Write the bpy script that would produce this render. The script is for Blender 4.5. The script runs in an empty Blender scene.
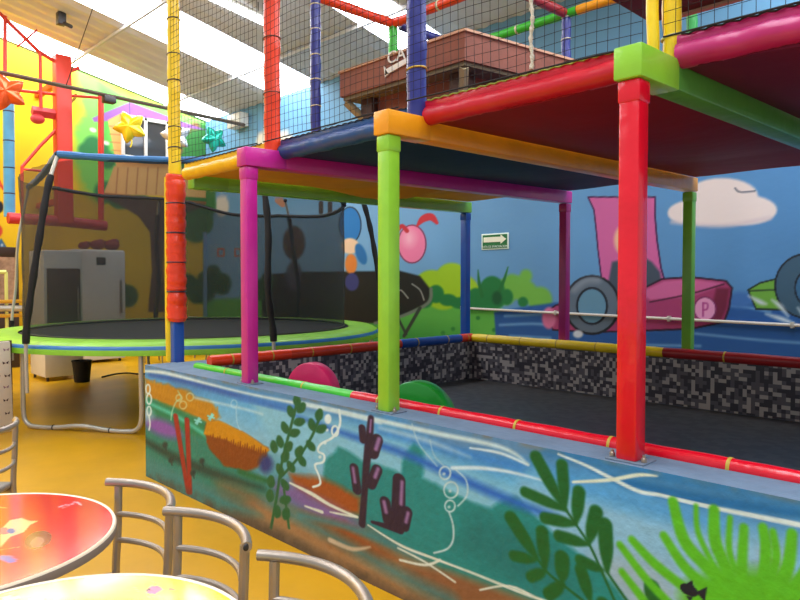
import bpy, bmesh, math, random
import numpy as np
from mathutils import Vector, Matrix
random.seed(7)
rng = np.random.default_rng(5)
SC = bpy.context.scene
COL = SC.collection
PI = math.pi

# ------------------------------------------------------------------ camera
F = 675.0
YAW, PIT, CZ = math.radians(45.6), math.radians(1.66), 1.5
fw = np.array([-math.sin(YAW)*math.cos(PIT), math.cos(YAW)*math.cos(PIT), -math.sin(PIT)])
rt = np.array([math.cos(YAW), math.sin(YAW), 0.0])
up = np.cross(rt, fw)
EYE = np.array([0, 0, CZ])
cd = bpy.data.cameras.new('camera'); cam = bpy.data.objects.new('camera', cd); COL.objects.link(cam)
cam.location = EYE
cam.rotation_euler = (PI/2 - PIT, 0, YAW)
cd.sensor_fit = 'HORIZONTAL'; cd.sensor_width = 36; cd.lens = F/800*36
cd.clip_start = .02; cd.clip_end = 100
SC.camera = cam

# survey helpers: where a line of sight of the photograph meets a plane of the room
def ray(x, y): return fw + rt*(x-400)/F - up*(y-300)/F
def on_z(x, y, z): d = ray(x, y); return EYE + d*(z-CZ)/d[2]
def on_x(x, y, X): d = ray(x, y); return EYE + d*(X/d[0])
def on_y(x, y, Y): d = ray(x, y); return EYE + d*(Y/d[1])
RS = .207; RZ = 4.92; BY = 7.26; LX = -13.4
def roof_z(y): return RZ + RS*(BY - y)
def on_roof(x, y, drop=0):
    d = ray(x, y); k = (RZ - drop + RS*BY - CZ)/(d[2] + RS*d[1]); return EYE + d*k

# ------------------------------------------------------------------ colour and materials
def s2l(c):
    c = np.asarray(c, float)/255.0
    return np.where(c <= .04045, c/12.92, ((c+.055)/1.055)**2.4)
MATS = {}
def mat(name, rgb, rough=.5, var=.0, vscale=8, bump=0., bscale=40, metal=0., coat=0., spec=.5):
    if name in MATS: return MATS[name]
    m = bpy.data.materials.new(name); m.use_nodes = True
    nt = m.node_tree; b = nt.nodes['Principled BSDF']
    lin = s2l(rgb)
    b.inputs['Base Color'].default_value = (*lin, 1)
    b.inputs['Roughness'].default_value = rough
    b.inputs['Metallic'].default_value = metal
    b.inputs['Specular IOR Level'].default_value = spec
    b.inputs['Coat Weight'].default_value = coat
    tc = nt.nodes.new('ShaderNodeTexCoord')
    if var > 0:
        n = nt.nodes.new('ShaderNodeTexNoise'); n.inputs['Scale'].default_value = vscale; n.inputs['Detail'].default_value = 5
        nt.links.new(tc.outputs['Object'], n.inputs['Vector'])
        r = nt.nodes.new('ShaderNodeValToRGB')
        r.color_ramp.elements[0].position = .3; r.color_ramp.elements[1].position = .7
        r.color_ramp.elements[0].color = (*(lin*(1-var)), 1)
        r.color_ramp.elements[1].color = (*np.minimum(lin*(1+var*.6), 1), 1)
        nt.links.new(n.outputs['Fac'], r.inputs['Fac']); nt.links.new(r.outputs['Color'], b.inputs['Base Color'])
    if bump > 0:
        n = nt.nodes.new('ShaderNodeTexNoise'); n.inputs['Scale'].default_value = bscale; n.inputs['Detail'].default_value = 3
        nt.links.new(tc.outputs['Object'], n.inputs['Vector'])
        bp = nt.nodes.new('ShaderNodeBump'); bp.inputs['Strength'].default_value = bump; bp.inputs['Distance'].default_value = .02
        nt.links.new(n.outputs['Fac'], bp.inputs['Height']); nt.links.new(bp.outputs['Normal'], b.inputs['Normal'])
    MATS[name] = m
    return m
def vinyl(name, rgb, rough=.34): return mat(name, rgb, rough, .10, 6, .25, 9, coat=.15)
def emit(name, rgb, strength):
    m = bpy.data.materials.new(name); m.use_nodes = True; nt = m.node_tree
    nt.nodes.remove(nt.nodes['Principled BSDF'])
    e = nt.nodes.new('ShaderNodeEmission'); e.inputs['Color'].default_value = (*s2l(rgb), 1); e.inputs['Strength'].default_value = strength
    nt.links.new(e.outputs[0], nt.nodes['Material Output'].inputs[0]); MATS[name] = m
    return m
def painted(name, rough=.55, bump=.15, bscale=25, spec=.4, coat=0):
    m = mat(name, (200,200,200), rough, 0, 1, bump, bscale, spec=spec, coat=coat); nt = m.node_tree; nt.nodes['Principled BSDF'].inputs['Coat Roughness'].default_value = .1
    a = nt.nodes.new('ShaderNodeAttribute'); a.attribute_name = 'paint'
    nt.links.new(a.outputs['Color'], nt.nodes['Principled BSDF'].inputs['Base Color'])
    return m
def mosaic(name, c0, c1, c2, size, rough):
    m = mat(name, c0, rough); nt = m.node_tree; b = nt.nodes['Principled BSDF']
    g = nt.nodes.new('ShaderNodeNewGeometry')
    dv = nt.nodes.new('ShaderNodeVectorMath'); dv.operation = 'DIVIDE'; dv.inputs[1].default_value = (size,)*3
    nt.links.new(g.outputs['Position'], dv.inputs[0])
    of = nt.nodes.new('ShaderNodeVectorMath'); of.operation = 'ADD'; of.inputs[1].default_value = (.37, .41, .29)
    nt.links.new(dv.outputs[0], of.inputs[0])
    fl = nt.nodes.new('ShaderNodeVectorMath'); fl.operation = 'FLOOR'; nt.links.new(of.outputs[0], fl.inputs[0])
    wn = nt.nodes.new('ShaderNodeTexWhiteNoise'); wn.noise_dimensions = '3D'; nt.links.new(fl.outputs[0], wn.inputs['Vector'])
    r = nt.nodes.new('ShaderNodeValToRGB'); r.color_ramp.interpolation = 'CONSTANT'
    e = r.color_ramp.elements; e[0].position = 0; e[0].color = (*s2l(c0), 1); e[1].position = .38; e[1].color = (*s2l(c1), 1)
    k = e.new(.66); k.color = (*s2l(c2), 1)
    nt.links.new(wn.outputs['Value'], r.inputs['Fac']); nt.links.new(r.outputs['Color'], b.inputs['Base Color'])
    fr = nt.nodes.new('ShaderNodeVectorMath'); fr.operation = 'FRACTION'; nt.links.new(of.outputs[0], fr.inputs[0])
    return m

RED = mat('red vinyl', (226, 14, 40), .24, .08, 6, .5, 7, coat=.3); MAG = vinyl('magenta vinyl', (204, 36, 150)); LIME = vinyl('lime vinyl', (150, 218, 58))
GREEN = vinyl('green vinyl', (86, 160, 66)); ORANGE = vinyl('amber vinyl', (246, 166, 22)); BLUE = vinyl('blue vinyl', (26, 84, 172))
NAVY = vinyl('navy vinyl', (44, 52, 140)); ORED = vinyl('orange red vinyl', (240, 66, 26)); YEL = vinyl('yellow vinyl', (250, 214, 28))
PURP = vinyl('purple vinyl', (190, 36, 112)); DRED = vinyl('dark red vinyl', (160, 30, 34)); OLIVE = vinyl('leaf green vinyl', (124, 196, 60))
MATBLUE = vinyl('mat blue vinyl', (16, 76, 142)); MATYEL = vinyl('mat yellow vinyl', (252, 196, 30)); MATRED = vinyl('mat red vinyl', (206, 22, 46))
BGREEN = vinyl('bright green vinyl', (60, 200, 50)); SKYB = vinyl('sky blue vinyl', (80, 170, 215)); GRN2 = vinyl('foam green', (26, 150, 44)); PNK2 = vinyl('foam pink', (236, 46, 110))
STEEL = mat('brushed steel tube', (176, 164, 150), .38, .08, 12, metal=.75)
GALV = mat('galvanised tube', (200, 196, 184), .4, .08, 10, metal=.5)
DARK = mat('dark metal', (46, 42, 40), .5, .1, 10)
BLACK = mat('black foam', (22, 21, 22), .75, .1, 20, .2, 30)
BEDM = mat('black jumping mat', (34, 33, 33), .8, .1, 30)
WHITE = mat('white enamel', (225, 222, 212), .4, .05, 5)
REDP = mat('red paint', (222, 56, 34), .45, .08, 5)
BROWN = mat('brown painted wood', (128, 66, 44), .6, .15, 6, .15, 20)
DBROWN = mat('dark brown wood', (70, 42, 30), .65, .15, 6)
CONC = mat('grey blue painted concrete', (110, 134, 158), .7, .14, 9, .3, 30)
ROPE = mat('black net cord', (24, 24, 26), .8)
WROPE = mat('white rope', (214, 208, 190), .8, .15, 60, .5, 120)
GROPE = mat('green lacing rope', (150, 170, 70), .8, .2, 60)
TIE = mat('pale cable tie', (220, 214, 180), .5); TIED = mat('dark cable tie', (48, 36, 58), .5); TIEY = mat('yellow tape', (200, 170, 60), .5); TIER = mat('red tape', (190, 60, 70), .5)
ROOFM = mat('roof sheet', (226, 226, 230), .6, .08, 2, .1, 10)
WALLM = mat('plain wall', (150, 170, 185), .7, .06, 2)
TILE = mosaic('two tone wall mosaic', (64, 62, 70), (178, 172, 168), (98, 95, 102), .031, .35)
PITF = mosaic('dark floor mosaic', (46, 46, 48), (58, 58, 59), (66, 66, 66), .055, .45)
SKY = emit('daylit roof sheet', (242, 246, 255), 9.0)
TUBE = emit('fluorescent tube', (245, 250, 255), 14.0)
def net_material():
    m = bpy.data.materials.new('fine black netting'); m.use_nodes = True; nt = m.node_tree
    b = nt.nodes['Principled BSDF']; b.inputs['Base Color'].default_value = (.012, .012, .012, 1); b.inputs['Roughness'].default_value = .8
    t = nt.nodes.new('ShaderNodeBsdfTransparent'); mx = nt.nodes.new('ShaderNodeMixShader'); mx.inputs[0].default_value = .62
    nt.links.new(t.outputs[0], mx.inputs[1]); nt.links.new(b.outputs[0], mx.inputs[2]); nt.links.new(mx.outputs[0], nt.nodes['Material Output'].inputs[0])
    return m
NETM = net_material()
def glass_material():
    m = bpy.data.materials.new('window glass'); m.use_nodes = True; b = m.node_tree.nodes['Principled BSDF']
    b.inputs['Base Color'].default_value = (.05, .05, .05, 1); b.inputs['Roughness'].default_value = .08
    return m
GLASS = glass_material()

# ------------------------------------------------------------------ mesh helpers
def smooth_path(P, n=6, closed=False):
    P = [np.array(p, float) for p in P]; out = []; L = len(P)
    rg = range(L if closed else L-1)
    for i in rg:
        if closed: a, b, c, d = P[i-1], P[i], P[(i+1) % L], P[(i+2) % L]
        else: a, b, c, d = P[max(i-1, 0)], P[i], P[i+1], P[min(i+2, L-1)]
        for k in range(n):
            t = k/n
            out.append(.5*((2*b) + (c-a)*t + (2*a-5*b+4*c-d)*t*t + (3*b-a-3*c+d)*t**3))
    if not closed: out.append(P[-1])
    return out
class MB:
    def __init__(s): s.bm = bmesh.new()
    def box(s, x0, x1, y0, y1, z0, z1, bev=0, seg=2, mi=0, M=None):
        r = bmesh.ops.create_cube(s.bm, size=1); vs = r['verts']
        for v in vs: v.co = Vector(((x0+x1)/2 + v.co.x*(x1-x0), (y0+y1)/2 + v.co.y*(y1-y0), (z0+z1)/2 + v.co.z*(z1-z0)))
        fs = {f for v in vs for f in v.link_faces}
        for f in fs: f.material_index = mi
        if M is not None: bmesh.ops.transform(s.bm, matrix=M, verts=vs)
        if bev > 0:
            es = list({e for v in vs for e in v.link_edges})
            bmesh.ops.bevel(s.bm, geom=es, offset=bev, segments=seg, affect='EDGES', profile=.5)
        return s
    def hexa(s, P, mi=0, bev=0):          # 8 corners: bottom ring then top ring
        v = [s.bm.verts.new(tuple(p)) for p in P]
        es = []
        for q in ((3,2,1,0), (4,5,6,7), (0,1,5,4), (1,2,6,5), (2,3,7,6), (3,0,4,7)):
            f = s.bm.faces.new([v[i] for i in q]); f.material_index = mi
        if bev > 0:
            es = list({e for w in v for e in w.link_edges})
            bmesh.ops.bevel(s.bm, geom=es, offset=bev, segments=2, affect='EDGES', profile=.5)
        return s
    def tube(s, P, r, n=10, closed=False, cap=True, mi=0):
        P = [Vector(tuple(p)) for p in P]; L = len(P)
        R = list(r) if hasattr(r, '__len__') else [r]*L
        T = []
        for i in range(L):
            a = P[i-1] if (i > 0 or closed) else P[i]; b = P[(i+1) % L] if (i < L-1 or closed) else P[i]
            d = b-a; T.append(d.normalized() if d.length > 1e-9 else Vector((0, 0, 1)))
        ref = Vector((0, 0, 1)) if abs(T[0].z) < .9 else Vector((1, 0, 0))
        N = T[0].cross(ref).normalized(); rings = []
        for i in range(L):
            N = (N - T[i]*N.dot(T[i])).normalized(); B = T[i].cross(N)
            rings.append([s.bm.verts.new(P[i] + (N*math.cos(2*PI*k/n) + B*math.sin(2*PI*k/n))*R[i]) for k in range(n)])
        for i in range(L if closed else L-1):
            a, b = rings[i], rings[(i+1) % L]
            for k in range(n):
                f = s.bm.faces.new((a[k], a[(k+1) % n], b[(k+1) % n], b[k])); f.material_index = mi
        if cap and not closed:
            f = s.bm.faces.new(rings[0][::-1]); f.material_index = mi; f = s.bm.faces.new(rings[-1]); f.material_index = mi
        return s
    def lathe(s, prof, c=(0, 0, 0), n=48, axis='z', mis=None, cap=True):
        rings = []
        for (r, z) in prof:
            ring = []
            for k in range(n):
                a = 2*PI*k/n; x, y = r*math.cos(a), r*math.sin(a)
                p = (x, y, z) if axis == 'z' else ((x, z, y) if axis == 'y' else (z, x, y))
                ring.append(s.bm.verts.new((p[0]+c[0], p[1]+c[1], p[2]+c[2])))
            rings.append(ring)
        for i in range(len(rings)-1):
            for k in range(n):
                f = s.bm.faces.new((rings[i][k], rings[i][(k+1) % n], rings[i+1][(k+1) % n], rings[i+1][k]))
                if mis: f.material_index = mis[i]
        if cap and prof[0][0] > 1e-6 and prof[0] != prof[-1]: s.bm.faces.new(rings[0][::-1])
        if cap and prof[-1][0] > 1e-6 and prof[0] != prof[-1]: s.bm.faces.new(rings[-1])
        return s
    def ball(s, c, r, sx=1, sy=1, sz=1, mi=0):
        q = bmesh.ops.create_uvsphere(s.bm, u_segments=16, v_segments=10, radius=r)
        for v in q['verts']: v.co = Vector((c[0]+v.co.x*sx, c[1]+v.co.y*sy, c[2]+v.co.z*sz))
        for f in {f for v in q['verts'] for f in v.link_faces}: f.material_index = mi
        return s
    def face(s, P, mi=0):
        f = s.bm.faces.new([s.bm.verts.new(tuple(p)) for p in P]); f.material_index = mi; return s
    def xform(s, M): bmesh.ops.transform(s.bm, matrix=M, verts=s.bm.verts); return s
    def build(s, name, m, parent=None, smooth=True, angle=.6):
        bmesh.ops.remove_doubles(s.bm, verts=s.bm.verts, dist=1e-6)
        bmesh.ops.recalc_face_normals(s.bm, faces=s.bm.faces)
        if smooth:
            for f in s.bm.faces: f.smooth = True
            for e in s.bm.edges:
                if len(e.link_faces) == 2 and e.calc_face_angle(0) > angle: e.smooth = False
        me = bpy.data.meshes.new(name); s.bm.to_mesh(me); s.bm.free()
        for k in (m if isinstance(m, (list, tuple)) else [m]): me.materials.append(k)
        return link(name, me, parent)
def link(name, me, parent=None):
    o = bpy.data.objects.new(name, me); COL.objects.link(o)
    if parent is not None:
        o.parent = parent; o.matrix_parent_inverse = parent_inv(parent)
    return o
def parent_inv(p):
    M = Matrix.Identity(4); q = p
    chain = []
    while q is not None: chain.append(q); q = q.parent
    for q in reversed(chain):
        M = M @ (q.matrix_parent_inverse if q.parent else Matrix.Identity(4)) @ Matrix.LocRotScale(q.location, q.rotation_euler, q.scale)
    return M.inverted()
def tag(o, label=None, cat=None, group=None, kind=None):
    if label: o['label'] = label
    if cat: o['category'] = cat
    if group: o['group'] = group
    if kind: o['kind'] = kind
    return o
def thing(name, label, cat, loc=(0, 0, 0), group=None, rz=0):
    o = bpy.data.objects.new(name, None); COL.objects.link(o); o.empty_display_size = .1
    o.location = tuple(loc); o.rotation_euler = (0, 0, rz)
    return tag(o, label, cat, group)
def text_mesh(name, cu):
    o = bpy.data.objects.new(name, cu); COL.objects.link(o); bpy.context.view_layer.update()
    me = bpy.data.meshes.new_from_object(o.evaluated_get(bpy.context.evaluated_depsgraph_get())); me.name = name
    for k in cu.materials:
        if not me.materials: me.materials.append(k)
    bpy.data.objects.remove(o); bpy.data.curves.remove(cu)
    return link(name, me)
def copy_tree(o, parent=None):
    c = o.copy(); COL.objects.link(c)
    if parent is not None: c.parent = parent
    for ch in list(o.children): copy_tree(ch, c)
    return c

# ------------------------------------------------------------------ paint on walls (colour stored in the mesh, in wall metres)
def vnoise(u, v, s, seed=0):
    g = np.random.default_rng(seed).random((64, 64)); x, y = u/s, v/s
    i, j = np.floor(x).astype(int), np.floor(y).astype(int); a, b = x-i, y-j; a = a*a*(3-2*a); b = b*b*(3-2*b)
    G = lambda p, q: g[p % 64, q % 64]
    return (G(i, j)*(1-a)+G(i+1, j)*a)*(1-b) + (G(i, j+1)*(1-a)+G(i+1, j+1)*a)*b
def fbm(u, v, s, seed=0): return .5*vnoise(u, v, s, seed)+.3*vnoise(u, v, s/2.1, seed+1)+.2*vnoise(u, v, s/4.3, seed+2)
class Paint:
    # surveyed points are turned into wall metres (u, v) before anything is drawn
    def __init__(s, U, V, to_wall, depth_at):
        s.U, s.V, s.w, s.d = U, V, to_wall, depth_at
        s.C = np.zeros((len(U), 3)); s.kk = {}
    def fillall(s, c): s.C[:] = c
    def conv(s, P):
        Q = np.array([s.w(*p) for p in P]); c = np.mean(np.array(P, float), axis=0)
        h = np.array(s.w(c[0]+1, c[1])) - np.array(s.w(c[0], c[1])); px = s.d(*c)/F
        k = px/max(abs(h[0]), 1e-6); Q[:, 0] *= k
        return Q, k, px
    def put(s, idx, a, c):
        a = np.clip(a, 0, 1)[:, None]; s.C[idx] = s.C[idx]*(1-a) + np.asarray(c, float)*a
    def near(s, Q, k, m):
        lo, hi = Q.min(0)-m, Q.max(0)+m; u = s.U*k
        return np.nonzero((u > lo[0]) & (u < hi[0]) & (s.V > lo[1]) & (s.V < hi[1]))[0]
    def stroke(s, P, r, c, soft=.6, a=1, n=5):
        Q, k, px = s.conv(P)
        R = np.array(r if hasattr(r, '__len__') else [r]*len(P), float)
        if len(P) > 2:
            S = np.array(smooth_path([np.append(q, rr) for q, rr in zip(Q, R)], n)); Q, R = S[:, :2], S[:, 2]
        R = R*px; sf = soft*px
        idx = s.near(Q, k, R.max()+sf*2)
        if not len(idx): return
        p = np.c_[s.U[idx]*k, s.V[idx]]; best = np.full(len(idx), 1e9)
        for i in range(len(Q)-1):
            A, B = Q[i], Q[i+1]; d = B-A; L = max(d@d, 1e-12)
            t = np.clip(((p-A)@d)/L, 0, 1); q = A+t[:, None]*d
            best = np.minimum(best, np.hypot(*(p-q).T) - (R[i]+(R[i+1]-R[i])*t))
        s.put(idx, a*(.5-best/(2*sf)), c)
    def ring(s, x, y, rx, ry, w, c, soft=.5, a=1):
        s.stroke([(x+rx*math.cos(t), y+ry*math.sin(t)) for t in np.linspace(0, 2*PI, 14)], w, c, soft, a, 2)
    def ell(s, x, y, rx, ry, c, rot=0, soft=.8, a=1, edge=None):
        cr, sr = math.cos(math.radians(rot)), math.sin(math.radians(rot))
        s.poly([(x+rx*math.cos(t)*cr-ry*math.sin(t)*sr, y+rx*math.cos(t)*sr+ry*math.sin(t)*cr) for t in np.linspace(0, 2*PI, 29)[:-1]], c, soft, a, edge)
    def poly(s, P, c, soft=.8, a=1, edge=None, wob=0):
        Q, k, px = s.conv(P); sf = soft*px
        idx = s.near(Q, k, sf*2+wob*px)
        if not len(idx): return
        p = np.c_[s.U[idx]*k, s.V[idx]]; best = np.full(len(idx), 1e9); ins = np.zeros(len(idx), bool)
        for i in range(len(Q)):
            A, B = Q[i], Q[(i+1) % len(Q)]; d = B-A; L = max(d@d, 1e-12)
            t = np.clip(((p-A)@d)/L, 0, 1); best = np.minimum(best, np.hypot(*(p-(A+t[:, None]*d)).T))
            if abs(d[1]) > 1e-12:
                cond = (A[1] > p[:, 1]) != (B[1] > p[:, 1]); ins ^= cond & (p[:, 0] < d[0]*(p[:, 1]-A[1])/d[1]+A[0])
        sd = np.where(ins, -best, best)
        if wob: sd = sd + (fbm(p[:, 0], p[:, 1], 12*px, 3)-.5)*2*wob*px
        s.put(idx, a*(.5-sd/(2*sf)), c)
        if edge: s.stroke(list(P)+[P[0]], edge[0], edge[1], .4, 1, 1)
def wall_grid(name, us, vs, place, back, m, paintfn, extra=None):
    """dense painted face (u by v) closed by a slab at its back; place(u, v) gives the point, back is the thickness vector"""
    nu, nv = len(us), len(vs); U, V = np.meshgrid(us, vs); U = U.ravel(); V = V.ravel()
    co = place(U, V); b = np.asarray(back, float)
    cor = [0, nu-1, nu*nv-1, nu*(nv-1)]
    co2 = np.vstack([co, co[cor]+b])
    i = np.arange(nu*nv).reshape(nv, nu)
    quads = np.stack([i[:-1, :-1], i[:-1, 1:], i[1:, 1:], i[1:, :-1]], -1).reshape(-1, 4)
    K = nu*nv; faces = quads.tolist()
    rim = [(list(i[0, :]), K, K+1), (list(i[:, -1]), K+1, K+2), (list(i[-1, ::-1]), K+2, K+3), (list(i[::-1, 0]), K+3, K)]
    for line, a, c in rim: faces.append([int(q) for q in line[::-1]] + [a, c])
    faces.append([K+3, K+2, K+1, K])
    me = bpy.data.meshes.new(name); me.from_pydata(co2.tolist(), [], faces); me.update()
    for q in (m if isinstance(m, (list, tuple)) else [m]): me.materials.append(q)
    C = paintfn(U, V)
    at = me.color_attributes.new('paint', 'FLOAT_COLOR', 'POINT')
    full = np.ones((K+4, 4), np.float32); full[:K, :3] = s2l(np.clip(C, 0, 255)); full[K:, :3] = full[cor, :3]
    at.data.foreach_set('color', full.ravel())
    if isinstance(m, (list, tuple)):
        for f in range(len(quads), len(faces)): me.polygons[f].material_index = 1
    return link(name, me)

# ------------------------------------------------------------------ low wall of the play pit: painted sea bed
FY, WZ = 2.20, .84
BAT = .058          # the wall leans back a little towards its top
def skew(u, v): return u - .13*(v/WZ)*np.clip((-4.2-u)/.83, 0, 1)      # the end of the wall leans out
def front_paint(U, V):
    U = skew(U, V)
    def hit(x, y):
        p = on_y(x, y, FY)
        for _ in range(3): p = on_y(x, y, FY+BAT*p[2]/WZ)
        return p
    d_at = lambda x, y: float((hit(x, y)-EYE) @ fw)
    def w(x, y): p = hit(x, y); return (p[0], p[2])
    P = Paint(U, V, w, d_at)
    h = V/WZ + (fbm(U, V*1.6, .5, 4)-.5)*.22
    keys = np.array([0, .12, .3, .45, .62, .8, .93, 1.0])
    cols = np.array([(96, 76, 62), (120, 100, 80), (70, 120, 116), (96, 150, 158), (148, 188, 204), (116, 176, 208), (88, 142, 182), (104, 138, 166)])
    for c in range(3): P.C[:, c] = np.interp(h, keys, cols[:, c])
    S, E, O = P.stroke, P.ell, P.poly
    # right half: pale water
    O([(520,478),(620,500),(800,540),(800,640),(560,640),(520,560)], (150, 186, 206), 12, .85)
    O([(600,545),(660,560),(700,600),(620,640),(560,600)], (164, 180, 190), 10, .7); E(770, 575, 18, 30, (162, 172, 190), 0, 9, .6)
    O([(540,455),(640,480),(800,512),(1200,610),(1200,560),(820,500),(640,458),(540,440)], (64, 122, 162), 5, .9)
    O([(590,470),(700,492),(820,512),(820,522),(690,504),(620,486)], (44, 108, 152), 3, .85)
    S([(560,480),(640,505),(720,525)], 9, (88, 152, 200), 9, .7)
    # middle: water, ridge and sand
    O([(250,400),(330,418),(400,440),(470,470),(540,500),(540,540),(420,500),(330,470),(270,440)], (146, 190, 204), 6, .9)
    O([(325,462),(338,446),(350,452),(362,460),(385,468),(400,472),(406,452),(414,441),(424,452),(422,478),(470,501),(492,508),(505,498),(516,498),(532,512),(560,540),(600,566),(640,620),(520,620),(420,556),(360,520),(322,492)], (40, 128, 122), 2.5, .95, wob=2)
    O([(470,505),(560,545),(590,600),(520,590),(450,545)], (34, 112, 108), 8, .6)
    S([(296,416),(340,432),(400,452),(450,474),(500,496),(556,518)], [1.5,3.5,4,4.5,4.5,3], (46, 98, 172), 3.5, .85)
    S([(380,432),(440,446),(520,468)], 4, (70, 130, 190), 4, .7)
    O([(290,474),(325,478),(360,498),(362,516),(330,512),(296,492)], (158, 82, 40), 4, .95, wob=2)
    E(322, 510, 40, 10, (134, 104, 150), 27, 7, .85); E(290, 492, 22, 9, (128, 98, 146), 20, 6, .7)
    O([(225,476),(300,512),(380,548),(470,580),(560,612),(430,612),(330,560),(260,520)], (166, 122, 86), 7, .9)
    O([(300,512),(345,522),(400,560),(380,566),(330,545)], (150, 80, 44), 5, .75); O([(390,562),(450,572),(540,605),(440,605)], (140, 92, 64), 4, .8)
    S([(260,498),(320,530),(400,575),(450,600)], 6, (70, 124, 124), 6, .75); S([(300,515),(350,528),(420,556)], 3, (74, 128, 128), 3, .8)
    # left third
    O([(140,395),(172,404),(205,420),(218,442),(250,470),(275,492),(240,500),(190,482),(140,462)], (46, 122, 104), 4, .92)
    O([(146,380),(180,388),(214,403),(219,417),(208,424),(180,410),(146,397)], (188, 128, 40), 2, .95, wob=3)
    O([(146,397),(180,410),(208,424),(206,438),(170,430),(146,418)], (32, 120, 84), 2.5, .9)
    S([(146,402),(172,414),(200,431),(222,448)], 2.2, (98, 190, 164), 1.6, .8)
    E(163, 428, 20, 8, (142, 92, 160), 22, 4, .95); E(146, 415, 8, 7, (170, 190, 200), 0, 3, .7)
    S([(144,440),(172,456),(215,474),(262,488)], [4,5,5,2], (24, 64, 58), 3, .9)
    O([(140,452),(200,480),(260,515),(225,512),(140,486)], (70, 128, 122), 5, .8); E(238, 492, 26, 8, (128, 98, 72), 24, 6, .7)
    O([(205,433),(206,424),(214,421),(240,431),(268,448),(268,456),(258,468),(247,472),(224,465),(209,449)], (132, 66, 26), 1.4, 1, wob=1.5)
    O([(204,434),(207,422),(218,420),(245,433),(270,450),(262,456),(250,448),(238,447),(226,439),(216,438)], (202, 136, 32), 1, 1, wob=1)
    for i in range(26):
        f = i/25; x, y = 208+57*f, 439+15*f; S([(x,y+3),(x+.6,y-3-1.5*(i % 3))], [1.5,.4], (132, 66, 26), .5)
    for i in range(22):
        f = i/21; x, y = 150+66*f, 384+28*f; S([(x,y+5),(x+1.5,y-3-2*(i % 2))], [1.6,.6], (196, 136, 44), .8, .8)
    E(266, 464, 7, 9, (44, 56, 108), 0, 3, .9); S([(240,472),(270,482)], 3, (30, 96, 56), 2, .8)
    for a, b in (((175.5,416),(188,492)), ((187,420),(190,492))): S([a, b], [2.6, 2.2], (156, 46, 40), .8)
    for x, y in ((198,421),(211,417)):
        S([(x-3,y-1),(x+3,y+1)], 1, (152, 214, 206)); S([(x+1,y-3),(x-1,y+3)], 1, (152, 214, 206)); S([(x-2.5,y+2),(x+2.5,y-2)], .8, (152, 214, 206))
    for x, y in ((165,445),(171,460),(202,461),(193,473)): E(x, y, 2.6, 3, (20, 50, 50), 20, 1.2); S([(x,y),(x+1,y+5)], .7, (20, 50, 50))
    # surface streaks
    S([(150,375),(188,382),(235,395),(292,411)], [2,3,3,1.5], (58, 98, 160), 2, .85); S([(240,398),(280,405),(300,408)], 3, (72, 126, 184), 2.5, .8)
    S([(143,371),(165,373),(205,383),(250,394),(330,410),(380,423)], [1.6,2.2,1.6,1.2,1.8,1], (226, 230, 226), 1.2, .9)
    S([(195,398),(240,408),(262,414)], 1.3, (206, 222, 224), 1.2, .7)
    S([(300,402),(360,416),(430,432),(500,447),(528,464)], [1.5,2.5,2.5,2,1], (214, 222, 218), 1.4, .9)
    S([(528,465),(500,453),(470,448)], [1,1.5,.8], (222, 228, 228), .8); S([(380,428),(425,440),(470,457)], [2,3,1], (196, 212, 216), 2, .6)
    S([(452,468),(480,468),(510,472),(545,481)], [2,2,1.6,.8], (222, 230, 232), 1, .9)
    S([(558,454),(585,465),(609,477),(638,491),(660,495),(680,500),(720,509),(800,525),(900,546),(1010,575),(1150,600)], [1.2,1.8,2.2,2.2,2,2,2.2,2.6,2.8,3,3], (226, 228, 222), .8)
    S([(573,482),(609,480),(638,475),(657,476)], [1.3,1.8,1.8,.8], (232, 228, 206), .8)
    # white cracks in the sand
    W = (232, 224, 206)
    S([(290,483),(312,494),(330,505),(357,517)], [1,2,1.6,1], W); S([(357,517),(340,514),(330,512)], [1.2,1,.6], W); S([(305,506),(322,512)], [.8,1.6], W)
    S([(368,525),(400,545),(430,557),(470,572),(520,592),(560,606)], [.8,1.4,1.4,1.2,1.4,1.2], W); S([(398,548),(425,562),(455,582)], 1, W); S([(330,540),(352,549),(370,547)], [2.5,2,.8], (206, 178, 150), 1)
    S([(400,560),(425,565),(440,560)], 1.2, W); S([(480,590),(510,586),(540,600)], 1, W)
    # bubbles
    Wb = (232, 234, 226)
    for x, y, r in ((148,389,3),(149,399,3.4),(149,411,3)): P.ring(x, y, r*.7, r*1.5, .8, Wb, .5, .9)
    S([(149,416),(150,424),(149,430)], .8, Wb, .5, .9)
    for x, y, r in ((179,398,3),(183,405,3.5),(190,397,3.5)): P.ring(x, y, r, r*1.1, .7, (214, 206, 160), .5, .7)
    S([(178,391),(181,398),(176,402),(172,412),(171,420)], .7, (190, 214, 180), .5, .7)
    P.ring(234, 404, 3, 4, .5, (200, 220, 226), .5, .6); S([(236,408),(237,422),(240,430)], .6, (200, 220, 226), .5, .6)
    E(328, 419, 3.5, 5, Wb); P.ring(335, 431, 3.2, 5, 1, Wb); S([(339,410),(340,424),(333,437),(321,444),(318,451),(324,455),(323,462),(315,465),(319,476),(320,484),(313,487)], 1.1, Wb, .5)
    for x, y in ((325,443),(327,430),(320,457)): E(x, y, 1.5, 1.5, Wb)
    Wc = (206, 216, 212)
    for x, y, r in ((445,473,5.5),(451,490,7),(450,506,5)): P.ring(x, y, r, r*1.15, .9, Wc, .6, .85); E(x-1, y+1, 1.6, 1.6, Wc, 0, .8, .8)
    S([(449,512),(453,525),(453,540),(447,549),(434,553)], 1, Wc, .6, .85); S([(412,424),(419,444),(437,466)], .8, Wc, .6, .55); S([(430,440),(434,455),(444,466)], .7, Wc, .6, .5)
    S([(456,470),(466,480),(467,495),(458,506)], .9, Wc, .6, .75)
    # sea plant
    G = (30, 88, 52); G2 = (24, 78, 44)
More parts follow.
